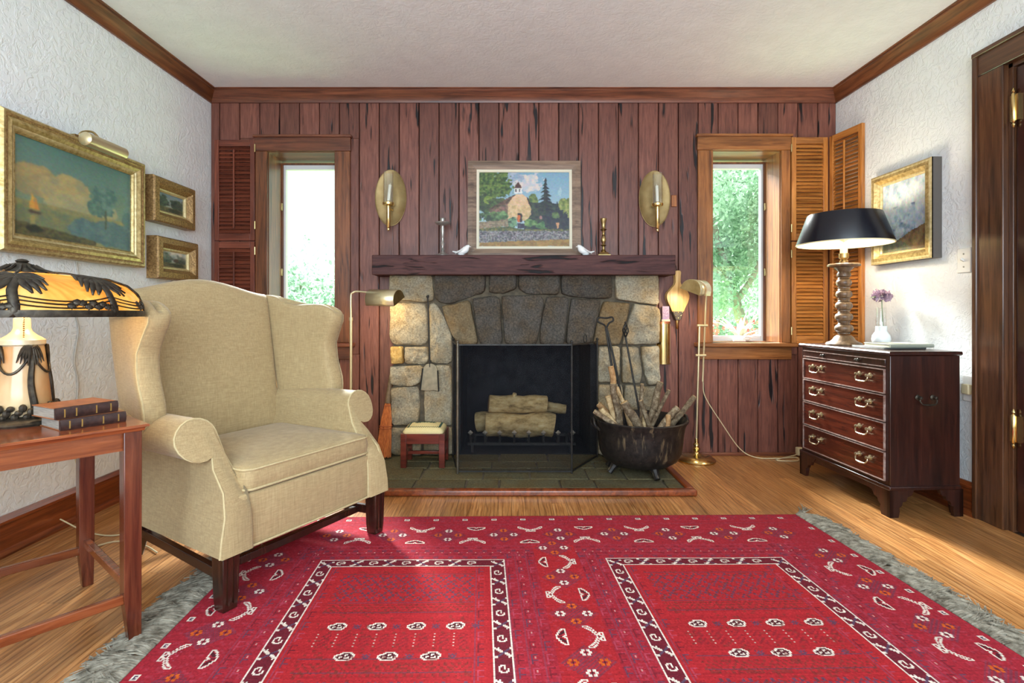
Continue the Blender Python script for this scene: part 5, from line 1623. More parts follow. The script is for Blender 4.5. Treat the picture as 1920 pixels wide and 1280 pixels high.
# ------------------------------------------------------------------ hanging right of the stones
MAT['bellows_wood'] = wood('pale gold bellows', C(176, 128, 68), C(212, 166, 96), C(228, 190, 126), 'Z', .35, 0)
MAT['leather_black'] = plain('dark bellows leather', C(54, 44, 36), C(78, 66, 54), 50, rough=.5)
bx_, by_ = (1271.5 - VX) * 3.44 / F, 3.44
t = thing('fireplace_bellows', 'pale wooden bellows with brass nozzle hanging on the boards', 'bellows', (bx_, YF - .001, 1.0))
half = [(0, 1.207), (.016, 1.204), (.021, 1.192), (.018, 1.165), (.017, 1.130), (.024, 1.112), (.046, 1.088), (.066, 1.066), (.074, 1.045), (.073, 1.025), (.064, .998), (.046, .960), (.036, .936)]
outl = [(bx_ + a, z) for a, z in half] + [(bx_ - a, z) for a, z in reversed(half[1:])]
fnp = lambda a, b, d: (a, d, b)
m = MB(); m.prism(outl, fnp, YF - .050, YF - .038); m.build('front_board', MAT['bellows_wood'], t, bevel=.003)
inner = [(bx_ + (a - bx_) * .94, z - .004) for a, z in outl if z < 1.13]
m = MB(); m.prism(inner, fnp, YF - .038, YF - .016); m.build('leather', MAT['leather_black'], t)
m = MB(); m.prism(outl, fnp, YF - .016, YF - .004); m.build('back_board', MAT['bellows_wood'], t, bevel=.003)
m = MB(); m.prism([(bx_ - .037, .942), (bx_ + .037, .942), (bx_ + .014, .884), (bx_ - .014, .884)], fnp, YF - .053, YF - .004); c_ = m.build('collar', MAT['leather_black'], t, bevel=.003)
for a, z in ((-.026, .934), (0, .934), (.026, .934), (-.016, .914), (.016, .914), (0, .898)):
    MB().sphere((bx_ + a, YF - .054, z), .0045, 8, 6).build('stud', MAT['brass'], c_)
m = MB(); m.lathe([(.010, .886), (.009, .872), (.0065, .83), (.005, .828)], (bx_, YF - .03, 0), 12); m.build('nozzle', MAT['brass'], t)
m = MB(); m.tube([(bx_, YF - .048, 1.19), (bx_ - .006, YF - .03, 1.222), (bx_ - .004, YF - .002, 1.255)], .003, 6); m.build('hanging_thong', MAT['leather_black'], t)
# brass match safe
mx_ = (1247 - VX) * 3.44 / F
t = thing('match_holder', 'tall brass match holder on the boards below the bellows', 'match holder', (mx_, YF - .001, .60))
def half_tube(r, n=14): return [(r * math.cos(PI + PI * k / n), r * .95 * math.sin(PI + PI * k / n)) for k in range(n + 1)]
hp = half_tube(.043)
m = MB(); m.loft([[(mx_ + a, YF - .006 + b, z) for a, b in hp] for z in (.605, .868)]); m.build('cup', MAT['brass'], t, angle=50)
m = MB(); m.loft([[(mx_ + a * 1.10, YF - .004 + b * 1.1, z) for a, b in hp] for z in (.600, .607)]); m.build('foot_rim', MAT['brass'], t)
m = MB(); m.loft([[(mx_ + a * 1.08, YF - .004 + b * 1.08, z) for a, b in hp] for z in (.862, .876)]); m.build('collar', plain('copper collar', C(196, 110, 76), C(220, 150, 110), 60, rough=.3, metal=.9), t)
m = MB(); m.prism([(mx_ - .046, .60), (mx_ + .046, .60), (mx_ + .046, .885), (mx_ + .03, .91), (mx_ - .03, .91), (mx_ - .046, .885)], fnp, YF - .006, YF - .002); m.build('back_plate', MAT['brass_dull'], t)
m = MB(); m.sphere((mx_ - .040, YF - .02, .898), .018, 10, 8, sc=(.7, .5, 1.3)); m.build('hook', MAT['brass'], t)
mt = thing('matchbox', 'matchbox with lilac label standing in the brass holder', 'matchbox', (mx_ + .008, YF - .03, .877))
m = MB(); m.box(mx_ - .018, mx_ + .034, YF - .042, YF - .020, .877, .890); m.build('tray', plain('card', C(214, 178, 160), rough=.7), mt)
m = MB(); m.box(mx_ - .014, mx_ + .030, YF - .040, YF - .022, .890, .975); m.build('sleeve', plain('lilac label', C(138, 118, 162), C(176, 146, 150), 40, rough=.6), mt)
m = MB(); m.box(mx_ - .008, mx_ + .024, YF - .0408, YF - .0395, .902, .963); m.build('print', plain('label print', C(120, 78, 104), C(176, 160, 184), 90, rough=.6), mt)

# ------------------------------------------------------------------ fire screen
HZ = .0315
def mesh_screen():
    t = NT('black wire mesh')
    tr = t.node('ShaderNodeBsdfTransparent')
    t.base(C(30, 30, 35)); t.set(.9, 0, .1)
    mx = t.node('ShaderNodeMixShader'); mx.inputs[0].default_value = .34
    t.link(tr.outputs[0], mx.inputs[1]); t.link(t.b.outputs[0], mx.inputs[2]); t.link(mx.outputs[0], t.n['Material Output'].inputs['Surface'])
    return t.m
MAT['wire'] = mesh_screen()
A, B, C1, D1 = (-.290, 2.99), (.350, 2.99), (.548, 3.325), (-.352, 3.325)
fs_ = thing('fire_screen', 'folding black wire mesh fire screen in front of the logs', 'fire screen', (.03, 3.0, HZ))
ztop = .757
def panel_(a, b):
    a3 = lambda z: Vector((a[0], a[1], z)); b3 = lambda z: Vector((b[0], b[1], z))
    m = MB(); m.add([a3(HZ + .012), b3(HZ + .012), b3(ztop - .004), a3(ztop - .004)], [(0, 1, 2, 3)]); pn = m.build('mesh_panel', MAT['wire'], fs_, smooth=False)
    for z in (HZ + .012, ztop - .004):
        m = MB(); m.bar(a3(z), b3(z), .006, .008); m.build('rail', MAT['iron'], pn)
panel_(A, B); panel_(B, C1); panel_(D1, A)
for q, r in ((A, .0075), (B, .0055), (C1, .005), (D1, .005)):
    m = MB(); m.tube([(q[0], q[1], HZ), (q[0], q[1], ztop + .006)], r, 10); m.sphere((q[0], q[1], ztop + .012), .009, 10, 6); m.build('post', MAT['iron'] if q is not A else plain('worn steel post', C(120, 112, 98), C(88, 82, 72), 30, rough=.4, metal=.8), fs_)
mid = lambda t_: Vector((lerp(B[0], C1[0], t_), lerp(B[1], C1[1], t_), ztop + .022))
m = MB(); dd = Vector((C1[0] - B[0], C1[1] - B[1], 0)).normalized()
m.tube([mid(.5) + dd * (.024 * math.cos(a)) + Vector((0, 0, .024 * math.sin(a))) for a in np.linspace(0, 2 * PI, 20)], .0032, 6); m.build('ring_handle', MAT['iron'], fs_)

# ------------------------------------------------------------------ logs and grate
def bark():
    t = NT('pale birch bark'); v = t.coords((.5, 1, 1), True)
    n = t.noise(v, 30, 5, .65); g = t.noise(v, 6, 3)
    c = t.ramp(n, [(.28, C(120, 98, 64)), (.5, C(196, 168, 116)), (.75, C(228, 208, 162))])
    c = t.mix(.6, c, t.ramp(g, [(.36, (.45, .42, .38, 1)), (.55, (1, 1, 1, 1))]), 'MULTIPLY')
    t.base(c); t.bump(n, .5, .006); return t.set(.8, 0, .2)
MAT['bark'] = bark()
MAT['cut'] = plain('sawn wood', C(176, 140, 92), C(206, 174, 124), 60, rough=.8)
def log(label, a, b, r, seed=0, taper=1.0, knot=None):
    a = Vector(a); b = Vector(b)
    t = thing('firewood_log', label, 'log', (a + b) / 2 - Vector((0, 0, r)), 0, 'logs in the grate')
    n = 10; pts = []; rs = []
    for k in range(n + 1):
        u = k / n; p = a.lerp(b, u) + Vector((0, mnoise.noise(Vector((u * 3, seed, 1))) * r * .2, mnoise.noise(Vector((u * 3, seed, 5))) * r * .2))
        pts.append(p); rs.append(r * lerp(1, taper, u) * (1 + .10 * mnoise.noise(Vector((u * 6, seed, 9)))))
    m = MB(); m.tube(pts, rs, 18)
    if knot: m.tube([pts[4], pts[4] + Vector(knot)], [r * .4, r * .22], 10)
    m.build('bark', MAT['bark'], t, angle=50)
    for p, q in ((pts[0], pts[1]), (pts[-1], pts[-2])):
        d = (p - q).normalized(); m = MB(); m.tube([p - d * .001, p + d * .003], rs[0] * .93 if p is pts[0] else rs[-1] * .93, 16); m.build('cut_end', MAT['cut'], t)
    return t
ly = 3.56
def lp_(px, py, Y): return P(px, py, Y)
gy0, gy1 = 3.44, 3.74
grz = .105
log('thick pale bark log resting on the grate, front', (lp_(912, 0, ly).x, ly, grz + .082), (lp_(1038, 0, ly).x, ly, grz + .076), .078, 2)
log('pale bark log lying on top of the thick front log', (lp_(917, 0, 3.60).x, 3.60, grz + .082 + .132), (lp_(1024, 0, 3.60).x, 3.60, grz + .082 + .126), .060, 7, 1.0, (.02, -.02, .075))
log('dark log half hidden behind the two stacked logs', (-.225, 3.70, grz + .070), (.16, 3.71, grz + .068), .068, 4)
log('short split log sticking out right of the upper log', (.185, 3.68, grz + .19), (.385, 3.665, grz + .165), .040, 9, .8)
g = thing('fire_grate', 'iron fire grate with a row of diamond tips under the logs', 'fire grate', (.05, 3.55, HZ))
for k in range(8):
    x = -.250 + k * .094
    m = MB(); m.bar((x, gy1, grz - .008), (x, gy0, grz - .008), .014, .014); m.bar((x, gy0, grz - .012), (x, gy0 - .012, grz + .045), .012, .012, up=(0, 1, 0)); m.build('bar', MAT['iron'], g)
    m = MB(); c = Vector((x, gy0 - .014, grz + .058)); m.add([c + Vector((-.017, 0, 0)), c + Vector((0, 0, -.017)), c + Vector((.017, 0, 0)), c + Vector((0, 0, .017)), c + Vector((0, -.010, 0)), c + Vector((0, .010, 0))],
        [(0, 1, 4), (1, 2, 4), (2, 3, 4), (3, 0, 4), (1, 0, 5), (2, 1, 5), (3, 2, 5), (0, 3, 5)]); m.build('diamond_tip', plain('worn iron', C(150, 142, 130), rough=.4, metal=.3) if k == 0 else bpy.data.materials['worn iron'], g, smooth=False)
for y in (gy0 + .02, gy1 - .02):
    m = MB(); m.bar((-.27, y, grz - .022), (.43, y, grz - .022), .014, .016); m.build('cross_bar', MAT['iron'], g)
for x in (-.24, .40):
    for y in (gy0 + .02, gy1 - .02):
        MB().box(x - .008, x + .008, y - .008, y + .008, .028, grz - .022).build('leg', MAT['iron'], g)

# ------------------------------------------------------------------ cauldron with kindling
MAT['cauldron'] = None
t_ = NT('rusty black iron'); v_ = t_.coords((1, 1, .12)); n_ = t_.noise(v_, 26, 4, .6); n2_ = t_.noise(t_.coords(), 40, 4)
c_ = t_.ramp(n2_, [(.35, C(28, 25, 24)), (.65, C(50, 44, 40))]); c_ = t_.mix(t_.ramp(n_, [(.58, (0, 0, 0, 1)), (.68, (.55, .55, .55, 1))]), c_, C(150, 132, 100)); t_.base(c_); t_.bump(n2_, .2, .004)
MAT['cauldron'] = t_.set(.48, .35, .4)
CX, CY = .742, 3.030
pot = thing('cauldron', 'black iron cauldron on short legs holding kindling sticks', 'cauldron', (CX, CY, HZ))
m = MB(); m.lathe([(.001, .072), (.10, .074), (.165, .086), (.205, .112), (.226, .150), (.234, .200), (.240, .260), (.248, .300), (.258, .322), (.262, .332), (.256, .338), (.246, .330), (.234, .300), (.226, .250), (.218, .19), (.19, .13), (.12, .098), (.001, .092)], (CX, CY, 0), 48); m.build('bowl', MAT['cauldron'], pot, angle=60)
for a in (-75, -165, 45, 150):
    a = R(a); d = Vector((math.cos(a), math.sin(a), 0)); c = Vector((CX, CY, 0))
    m = MB(); m.tube([c + d * .150 + Vector((0, 0, .092)), c + d * .175 + Vector((0, 0, .06)), c + d * .190 + Vector((0, 0, HZ + .010))], [.026, .016, .017], 8); m.build('leg', MAT['cauldron'], pot)
for a in (8, 188):
    a = R(a); d = Vector((math.cos(a), math.sin(a), 0)); s = Vector((-d.y, d.x, 0)); c = Vector((CX, CY, 0))
    m = MB(); m.tube(smooth_line([c + d * .245 + s * .03 + Vector((0, 0, .28)), c + d * .272 + s * .03 + Vector((0, 0, .31)), c + d * .275 + Vector((0, 0, .345)), c + d * .272 - s * .03 + Vector((0, 0, .31)), c + d * .245 - s * .03 + Vector((0, 0, .28))], 5), .007, 8); m.build('lug', MAT['cauldron'], pot)
def stickmat(name, a, b, c):
    t = NT(name); v = t.coords((1, 1, 1), True); n = t.noise(v, 45, 4, .65); t.base(t.vary(t.ramp(n, [(.3, a), (.5, b), (.72, c)]), .2)); t.bump(n, .6, .005); return t.set(.8, 0, .2)
MAT['stick'] = stickmat('grey brown bark', C(72, 58, 44), C(116, 98, 76), C(164, 148, 122))
MAT['stick_pale'] = stickmat('pale peeled wood', C(140, 112, 76), C(186, 158, 116), C(214, 192, 152))
MAT['stick_tan'] = stickmat('tan smooth bark', C(128, 92, 58), C(160, 122, 82), C(182, 146, 104))
STICKS = [  # tip px, lower px, Ytip, Ylow, radius, material, words
 ((1145, 687), (1162, 800), 3.10, 3.05, .0185, 'stick_tan', 'smooth tan stick standing highest at the left of the cauldron'),
 ((1150, 719), (1162, 800), 3.00, 2.98, .020, 'stick', 'dark barked stick in front of the smooth tan stick'),
 ((1157, 726), (1180, 790), 3.12, 3.08, .013, 'stick_pale', 'thin pale stick leaning behind the sawn branch'),
 ((1170, 754), (1200, 808), 2.90, 2.90, .026, 'stick', 'thick sawn branch with pale cut end at the cauldron front'),
 ((1204, 720), (1203, 800), 3.08, 3.04, .012, 'stick', 'thin upright grey stick in the middle of the cauldron'),
 ((1201, 751), (1220, 806), 2.94, 2.92, .013, 'stick', 'short dark stick leaning left in the cauldron centre'),
 ((1238, 717), (1217, 792), 3.12, 3.06, .021, 'stick', 'thick barked stick leaning right, tallest on the right side'),
 ((1254, 732), (1222, 798), 3.04, 3.00, .0125, 'stick', 'thin knobbly stick leaning right in front of the thick one'),
 ((1302, 744), (1262, 792), 3.02, 2.99, .017, 'stick', 'broken stick reaching farthest right over the cauldron rim'),
 ((1270, 765), (1239, 803), 2.96, 2.93, .020, 'stick', 'split stick leaning right near the cauldron front rim'),
 ((1253, 778), (1252, 806), 2.93, 2.92, .015, 'stick_tan', 'short brown stub at the right front of the cauldron'),
 ((1114, 771), (1160, 800), 2.95, 2.93, .015, 'stick', 'grey branch reaching farthest left over the cauldron rim'),
 ((1127, 767), (1158, 800), 2.99, 2.98, .018, 'stick_pale', 'pale cut branch lying beside the leftmost branch'),
 ((1122, 757), (1150, 790), 3.08, 3.05, .019, 'stick_tan', 'reddish stub at the far left of the cauldron'),
 ((1140, 742), (1156, 796), 3.05, 3.02, .020, 'stick_pale', 'pale peeled stick behind the left branches'),
 ((1209, 770), (1206, 808), 2.97, 2.94, .012, 'stick_pale', 'short pale splinter among the middle sticks'),
]
for i, (tp, lo, yt, yl, r, mt_, lab) in enumerate(STICKS):
    a = P(*tp, yt); b = P(*lo, yl); d = (b - a).normalized()
    # run on into the bowl
    k = 0; e = b.copy()
    while k < 40:
        f = e + d * .008; rad = math.hypot(f.x - CX, f.y - CY)
        if f.z < .125 or rad > .185: break
        e = f; k += 1
    t = thing('kindling_stick', lab, 'stick', e, 0, 'kindling sticks in the cauldron')
    n = 9; pts = []; rs = []
    for q in range(n + 1):
        u = q / n; p = a.lerp(e, u)
        j = mnoise.noise_vector(Vector((u * 3.2, i * 3.1, 2))) * r * .55
        pts.append(p + j * (1 if q else .2)); rs.append(r * (.92 + .16 * u) * (1 + .12 * mnoise.noise(Vector((u * 7, i, 8)))))
    m = MB(); m.tube(pts, rs, 10)
    if i in (4, 7, 8, 11):
        m.tube([pts[3], pts[3] + Vector((.016 * (-1) ** i, -.014, .022))], [r * .5, r * .3], 7)
    m.build('bark', MAT[mt_], t, angle=60)
    dd_ = (pts[0] - pts[1]).normalized(); m = MB(); m.tube([pts[0] - dd_ * .001, pts[0] + dd_ * .0025], rs[0] * .9, 10); m.build('cut_end', MAT['cut'], t)
# fire irons standing in the cauldron
a = P(1137, 615, 3.20); b = Vector((.70, 3.10, .13))
t = thing('fire_tongs', 'black iron fire tongs with loop handle standing in the cauldron', 'fire tongs', b)
s_ = Vector((1, 0, 0)); dv = (b - a).normalized()
m = MB(); m.tube(smooth_line([a, a + Vector((-.014, 0, .02)), a + Vector((-.052, 0, .040)), a + Vector((-.046, 0, .062)), a + Vector((.0, 0, .060)), a + Vector((.034, 0, .066)), a + Vector((.040, 0, .046)), a + Vector((.016, 0, .030)), a], 5), .0055, 8); m.build('handle', MAT['iron'], t)
for k in (-1, 1):
    m = MB(); m.tube([a + s_ * .004 * k, a.lerp(b, .3) + s_ * .010 * k, b + s_ * .014 * k], [.006, .008, .006], 8); m.build('arm', MAT['iron'], t)
a = P(1173, 632, 3.22); b = Vector((.80, 3.11, .13))
t = thing('fire_poker', 'black iron poker with twisted basket knob standing in the cauldron', 'fire poker', b)
m = MB(); m.tube([a, b], .0062, 8); m.build('shaft', MAT['iron'], t)
m = MB()
for k in range(4): m.tube([a + Vector((.017 * math.sin(PI * u) * math.cos(k * PI / 2 + u * 3), .017 * math.sin(PI * u) * math.sin(k * PI / 2 + u * 3), .085 * u)) for u in np.linspace(0, 1, 12)], .0045, 6)
m.sphere(a + Vector((0, 0, .088)), .008, 8, 6); m.build('basket_knob', MAT['iron'], t)

# ------------------------------------------------------------------ footstool
MAT['tapestry'] = None
def tapestry():
    t = NT('cream needlepoint'); v = t.coords()
    w = t.node('ShaderNodeTexWave', wave_type='BANDS', bands_direction='X', wave_profile='TRI', i_Scale=26.0, i_Distortion=0.0)
    t.link(v, w.inputs['Vector']); n = t.noise(v, 400, 2)
    t.base(t.ramp(n, [(.3, C(208, 190, 134)), (.7, C(228, 214, 164))])); t.bump(n, .3, .002); return t.set(.85, 0, .2)
MAT['tapestry'] = tapestry(); MAT['green_yarn'] = plain('dark green yarn', C(58, 76, 62), rough=.9)
MAT['stool_wood'] = wood('red mahogany stool', C(74, 26, 18), C(104, 40, 28), C(126, 54, 38), 'X', .28, 0, coat=.3)
fx0, fx1, fy0, fy1, fz = -.632, -.375, 3.095, 3.305, .228
st = thing('footstool', 'small red wooden footstool with cream needlepoint cushion on the hearth', 'footstool', ((fx0 + fx1) / 2, (fy0 + fy1) / 2, HZ))
lw_ = .034
for x in (fx0, fx1 - lw_):
    for y in (fy0, fy1 - lw_): MB().box(x, x + lw_, y, y + lw_, HZ, fz).build('leg', MAT['stool_wood'], st, bevel=.002)
for y in (fy0 + .003, fy1 - .025): MB().box(fx0 + lw_, fx1 - lw_, y, y + .022, fz - .058, fz).build('rail', MAT['stool_wood'], st, bevel=.002)
for x in (fx0 + .003, fx1 - .025): MB().box(x, x + .022, fy0 + lw_, fy1 - lw_, fz - .058, fz).build('rail', MAT['stool_wood'], st, bevel=.002)
for x in (fx0 + .008, fx1 - .026): MB().box(x, x + .018, fy0 + lw_, fy1 - lw_, HZ + .055, HZ + .075).build('stretcher', MAT['stool_wood'], st, bevel=.002)
MB().box(fx0 + .02, fx1 - .02, (fy0 + fy1) / 2 - .009, (fy0 + fy1) / 2 + .009, HZ + .056, HZ + .074).build('stretcher', MAT['stool_wood'], st, bevel=.002)
cxs, cys = (fx0 + fx1) / 2, (fy0 + fy1) / 2
def rr_(w, d, z, r=.02, n=5):
    out = []
    for sx, sy, a0 in ((1, -1, -90), (1, 1, 0), (-1, 1, 90), (-1, -1, 180)):
        for k in range(n): a = R(a0 + 90 * k / (n - 1)); out.append((cxs + sx * (w - r) + r * math.cos(a), cys + sy * (d - r) + r * math.sin(a), z))
    return out
W_, D_ = (fx1 - fx0) / 2 - .012, (fy1 - fy0) / 2 - .012
def ctop(x, y): return fz + .046 - .030 * (max(abs(x - cxs) / W_, abs(y - cys) / D_)) ** 3
m = MB(); m.loft([rr_(W_, D_, fz - .004), rr_(W_ + .003, D_ + .003, fz + .006), rr_(W_, D_, fz + .016), rr_(W_ * .92, D_ * .92, fz + .026), rr_(W_ * .75, D_ * .75, fz + .034), rr_(W_ * .45, D_ * .45, fz + .042), rr_(W_ * .1, D_ * .1, fz + .045, .002)]); cu = m.build('cushion', MAT['tapestry'], st, angle=70)
def cz_(x, y):
    q = max(abs(x - cxs) / W_, abs(y - cys) / D_); return fz + interp(q, [0, .1, .45, .75, .92, 1], [.046, .046, .043, .035, .027, .017]) + .0006
m = MB(); pts = []
for k in range(31):
    x = cxs - W_ * .80 + 1.6 * W_ * k / 30; y = cys - D_ * (.80 if k % 2 else .68); pts.append((x, y, cz_(x, y)))
m.tube(pts, .0016, 5)
for q in (-.80, .80):
    pts = []
    for k in range(25): y = cys - D_ * .74 + 1.5 * D_ * k / 24; x = cxs + W_ * (q + (.04 if k % 2 else -.04)); pts.append((x, y, cz_(x, y)))
    m.tube(pts, .0016, 5)
for q, r0_ in ((-.35, .2), (.35, .2), (0, .35)):
    for k in range(6):
        a = k * PI / 3; x = cxs + q * W_; y = cys + D_ * (.15 + r0_ * .3); p0 = (x, y, cz_(x, y)); p1 = (x + .022 * math.cos(a), y + .016 * math.sin(a)); m.tube([p0, (p1[0], p1[1], cz_(*p1))], .0022, 5)
m.build('needlepoint_pattern', MAT['green_yarn'], cu)

# ------------------------------------------------------------------ ash shovel against the stones
sy_ = YS - .066
t = thing('ash_shovel', 'grey iron ash shovel with long thin handle against the left stones', 'shovel', P(806, 735, sy_))
top_ = P(802, 556, sy_); mid_ = P(806, 688, sy_)
m = MB(); m.tube([top_, mid_], .0052, 8); m.sphere(top_, .009, 10, 8); m.build('handle', MAT['iron'], t)
bl = [(806, 681), (799, 683), (793, 690), (791, 700), (788, 731), (802, 733), (812, 731), (823, 733), (821, 712), (821, 694), (818, 686), (812, 682)]
pts = [(p.x, p.z) for p in (P(a, b, sy_) for a, b in bl)]
m = MB(); m.prism(pts, fnp, sy_ - .004, sy_ + .004); m.build('blade', plain('grey steel', C(118, 108, 88), C(146, 134, 110), 30, rough=.5, metal=.5), t, bevel=.002)
for s in (0, 1):
    q = [P(793, 690, sy_), P(788, 731, sy_)] if s == 0 else [P(821, 694, sy_), P(823, 733, sy_)]
    m = MB(); m.tube([q[0] + Vector((0, -.006, 0)), q[1] + Vector((0, -.012, 0))], .005, 6); m.build('flange', MAT['iron'], t)
m = MB(); m.tube([top_ + Vector((0, .002, .006)), top_ + Vector((0, .035, .010))], .003, 6); m.build('hook', MAT['iron'], t)

# ------------------------------------------------------------------ hearth broom
MAT['straw'] = plain('orange broom straw', C(150, 76, 32), C(206, 122, 62), 160, stretch=(1, 1, .06), rough=.8)
bq = Vector((P(721, 860, 3.30).x, 3.30, .036)); 
t = thing('hearth_broom', 'orange straw hearth broom leaning left of the stones', 'broom', bq)
hd0, hd1, hd2 = P(732, 716, 3.40), P(727, 756, 3.37), P(718, 858, 3.30); hd2.z = .037
m = MB(); m.tube([hd0 + (hd0 - hd1) * .6, hd0, hd1], [.010, .014, .019], 10); m.build('handle', plain('dark broom handle', C(84, 66, 46), C(112, 92, 66), 40, rough=.7), t)
random.seed(3); m = MB()
for k in range(170):
    a = random.uniform(0, 2 * PI); q = math.sqrt(random.random())
    ox, oy = q * math.cos(a), q * math.sin(a) * .55
    m.tube([hd1 + Vector((ox * .016, oy * .016, 0)), hd1.lerp(hd2, .3) + Vector((ox * .034, oy * .03, 0)), hd1.lerp(hd2, .7) + Vector((ox * .044, oy * .034, 0)), hd2 + Vector((ox * .052, oy * .036, random.uniform(0, .014)))], [.0035, .0034, .003, .0022], 4, caps=False)
tag(m.build('straw', MAT['straw'], t), kind='stuff')
for u, w in ((.04, .022), (.42, .040), (.46, .041)):
    c = hd1.lerp(hd2, u); m = MB(); m.tube([c + Vector((w * math.cos(a), w * .65 * math.sin(a), 0)) for a in np.linspace(0, 2 * PI, 20)], .0025, 5); m.build('binding', plain('red binding cord', C(150, 74, 40), rough=.7) if u < .1 else bpy.data.materials['red binding cord'], t)

# ------------------------------------------------------------------ on the chest
Mc = WM[cs.name]
t = None
book('thin_book', 'thin grey book lying flat on the chest under a pale book', Mc @ Vector((.090, .155, .7555)), R(3) + R(3.2), .225, .205, .008, plain('grey magazine', C(150, 150, 146), rough=.4), plain('grey spine', C(136, 136, 132), rough=.4), MAT['linen'], group='books on the chest', tool=False)
book('pale_book', 'pale sage book on top of the thin grey book', Mc @ Vector((.100, .125, .7638)), R(5), .225, .17, .017, plain('sage cover', C(176, 178, 162), rough=.5), plain('sage spine', C(150, 154, 138), rough=.5), MAT['linen'], group='books on the chest', tool=False)
vx, vy, vz = 2.022, 2.90, .756
t = thing('bud_vase', 'small milky glass bottle vase on the chest', 'vase', (vx, vy, vz))
MAT['milk'] = plain('milky glass', C(222, 228, 228), rough=.15)
m = MB(); m.lathe([(.001, 0), (.030, 0), (.040, .010), (.046, .032), (.042, .054), (.030, .072), (.027, .078), (.027, .104)], (vx, vy, vz), 28); m.build('body', MAT['milk'], t)
m = MB(); m.lathe([(.024, .090), (.024, .110), (.022, .200), (.023, .204)], (vx, vy, vz), 24, cap=False); m.build('neck', MAT['glass_clear'], t)
t = thing('carnation', 'dusty purple flower with green leaves in the bud vase', 'flower', (vx, vy, vz + .06))
MAT['petal'] = plain('dusty purple petals', C(134, 104, 124), C(198, 172, 186), 40, rough=.7); MAT['leaf_in'] = plain('grey green leaf', C(92, 112, 80), C(128, 146, 112), 30, rough=.6)
fc = Vector((vx + .003, vy, vz + .268))
m = MB(); m.tube(smooth_line([(vx + .012, vy, vz + .082), (vx + .006, vy, vz + .16), fc - Vector((0, 0, .02))], 5), .0025, 6); m.build('stem', MAT['leaf_in'], t)
random.seed(8)
for k in range(46):
    th_ = math.acos(1 - 1.7 * (k + .5) / 46); ph = k * 2.39996
    d = Vector((math.sin(th_) * math.cos(ph), math.sin(th_) * math.sin(ph), math.cos(th_) * .85))
    s = d.orthogonal().normalized(); u = d.cross(s).normalized()
    b_ = fc + d * .012; q = random.uniform(.034, .052); w = random.uniform(.012, .018)
    rim = [fc + d * q + s * (w * c0) + u * (w * .5 * math.sin(c0 * 4 + k)) + d * random.uniform(-.004, .004) for c0 in (-1, -.5, 0, .5, 1)]
    mid2 = [fc + d * q * .65 + s * (w * .8 * c0) + u * (.004 * math.sin(c0 * 3 + k)) for c0 in (-1, -.5, 0, .5, 1)]
    m = MB(); vs = [b_] + mid2 + rim; m.add(vs, [(0, 1, 2), (0, 2, 3), (0, 3, 4), (0, 4, 5)] + [(1 + i, 6 + i, 7 + i, 2 + i) for i in range(4)]); m.build('petal', MAT['petal'], t)
for sx, ln in ((-1, .075), (1, .070), (.6, .05)):
    b_ = fc + Vector((0, 0, -.024)); tip = b_ + Vector((sx * ln, -.01, .012 if sx < 0 else .022)); md = b_.lerp(tip, .5) + Vector((0, 0, .014)); w = Vector((0, .007, .004))
    m = MB(); m.add([b_, md + w, tip, md - w, md + Vector((0, 0, .002))], [(0, 4, 1), (1, 4, 2), (2, 4, 3), (3, 4, 0)]); m.build('leaf', MAT['leaf_in'], t)

# ------------------------------------------------------------------ garden beyond the windows
def leafmat(name, a, b):
    t = NT(name); v = t.coords(); n = t.noise(v, 3.0, 3); n2 = t.noise(v, 30, 2)
    col = t.mix(.5, t.ramp(n, [(.35, a), (.65, b)]), t.ramp(n2, [(.35, a), (.65, b)]))
    tr = t.node('ShaderNodeBsdfTranslucent'); t.link(col, tr.inputs[0]); t.base(col); t.set(.6, 0, .3)
    mx = t.node('ShaderNodeMixShader'); mx.inputs[0].default_value = .45
    t.link(t.b.outputs[0], mx.inputs[1]); t.link(tr.outputs[0], mx.inputs[2]); t.link(mx.outputs[0], t.n['Material Output'].inputs['Surface']); return t.m
MAT['leafA'] = leafmat('pale green leaves', C(124, 162, 134), C(196, 220, 196))
MAT['leafB'] = leafmat('mid green leaves', C(118, 154, 130), C(184, 210, 186))
MAT['leafC'] = leafmat('blue green leaves', C(84, 122, 96), C(150, 184, 152))
MAT['branch'] = plain('grey garden branch', C(150, 140, 126), C(176, 168, 154), 12, rough=.9)
MAT['lawn'] = plain('pale lawn', C(150, 186, 128), C(190, 214, 160), 6, rough=.9)
def leaves(mb, centres, radii, n, size, r_):
    c = np.array(centres); rad = np.array(radii); pick = r_.integers(0, len(c), n)
    d = r_.normal(size=(n, 3)); d /= np.linalg.norm(d, axis=1, keepdims=True)
    p = c[pick] + d * (rad[pick][:, None] * (r_.random((n, 1)) ** .45))
    a = r_.normal(size=(n, 3)); a /= np.linalg.norm(a, axis=1, keepdims=True); b = np.cross(a, r_.normal(size=(n, 3))); b /= np.linalg.norm(b, axis=1, keepdims=True)
    s = size * (.6 + .8 * r_.random((n, 1)))
    v = np.stack([p - a * s, p + b * s * .45, p + a * s, p - b * s * .45], 1).reshape(-1, 3)
    base = len(mb.v); mb.v.extend(map(tuple, v)); mb.f.extend([tuple(range(base + 4 * i, base + 4 * i + 4)) for i in range(n)])
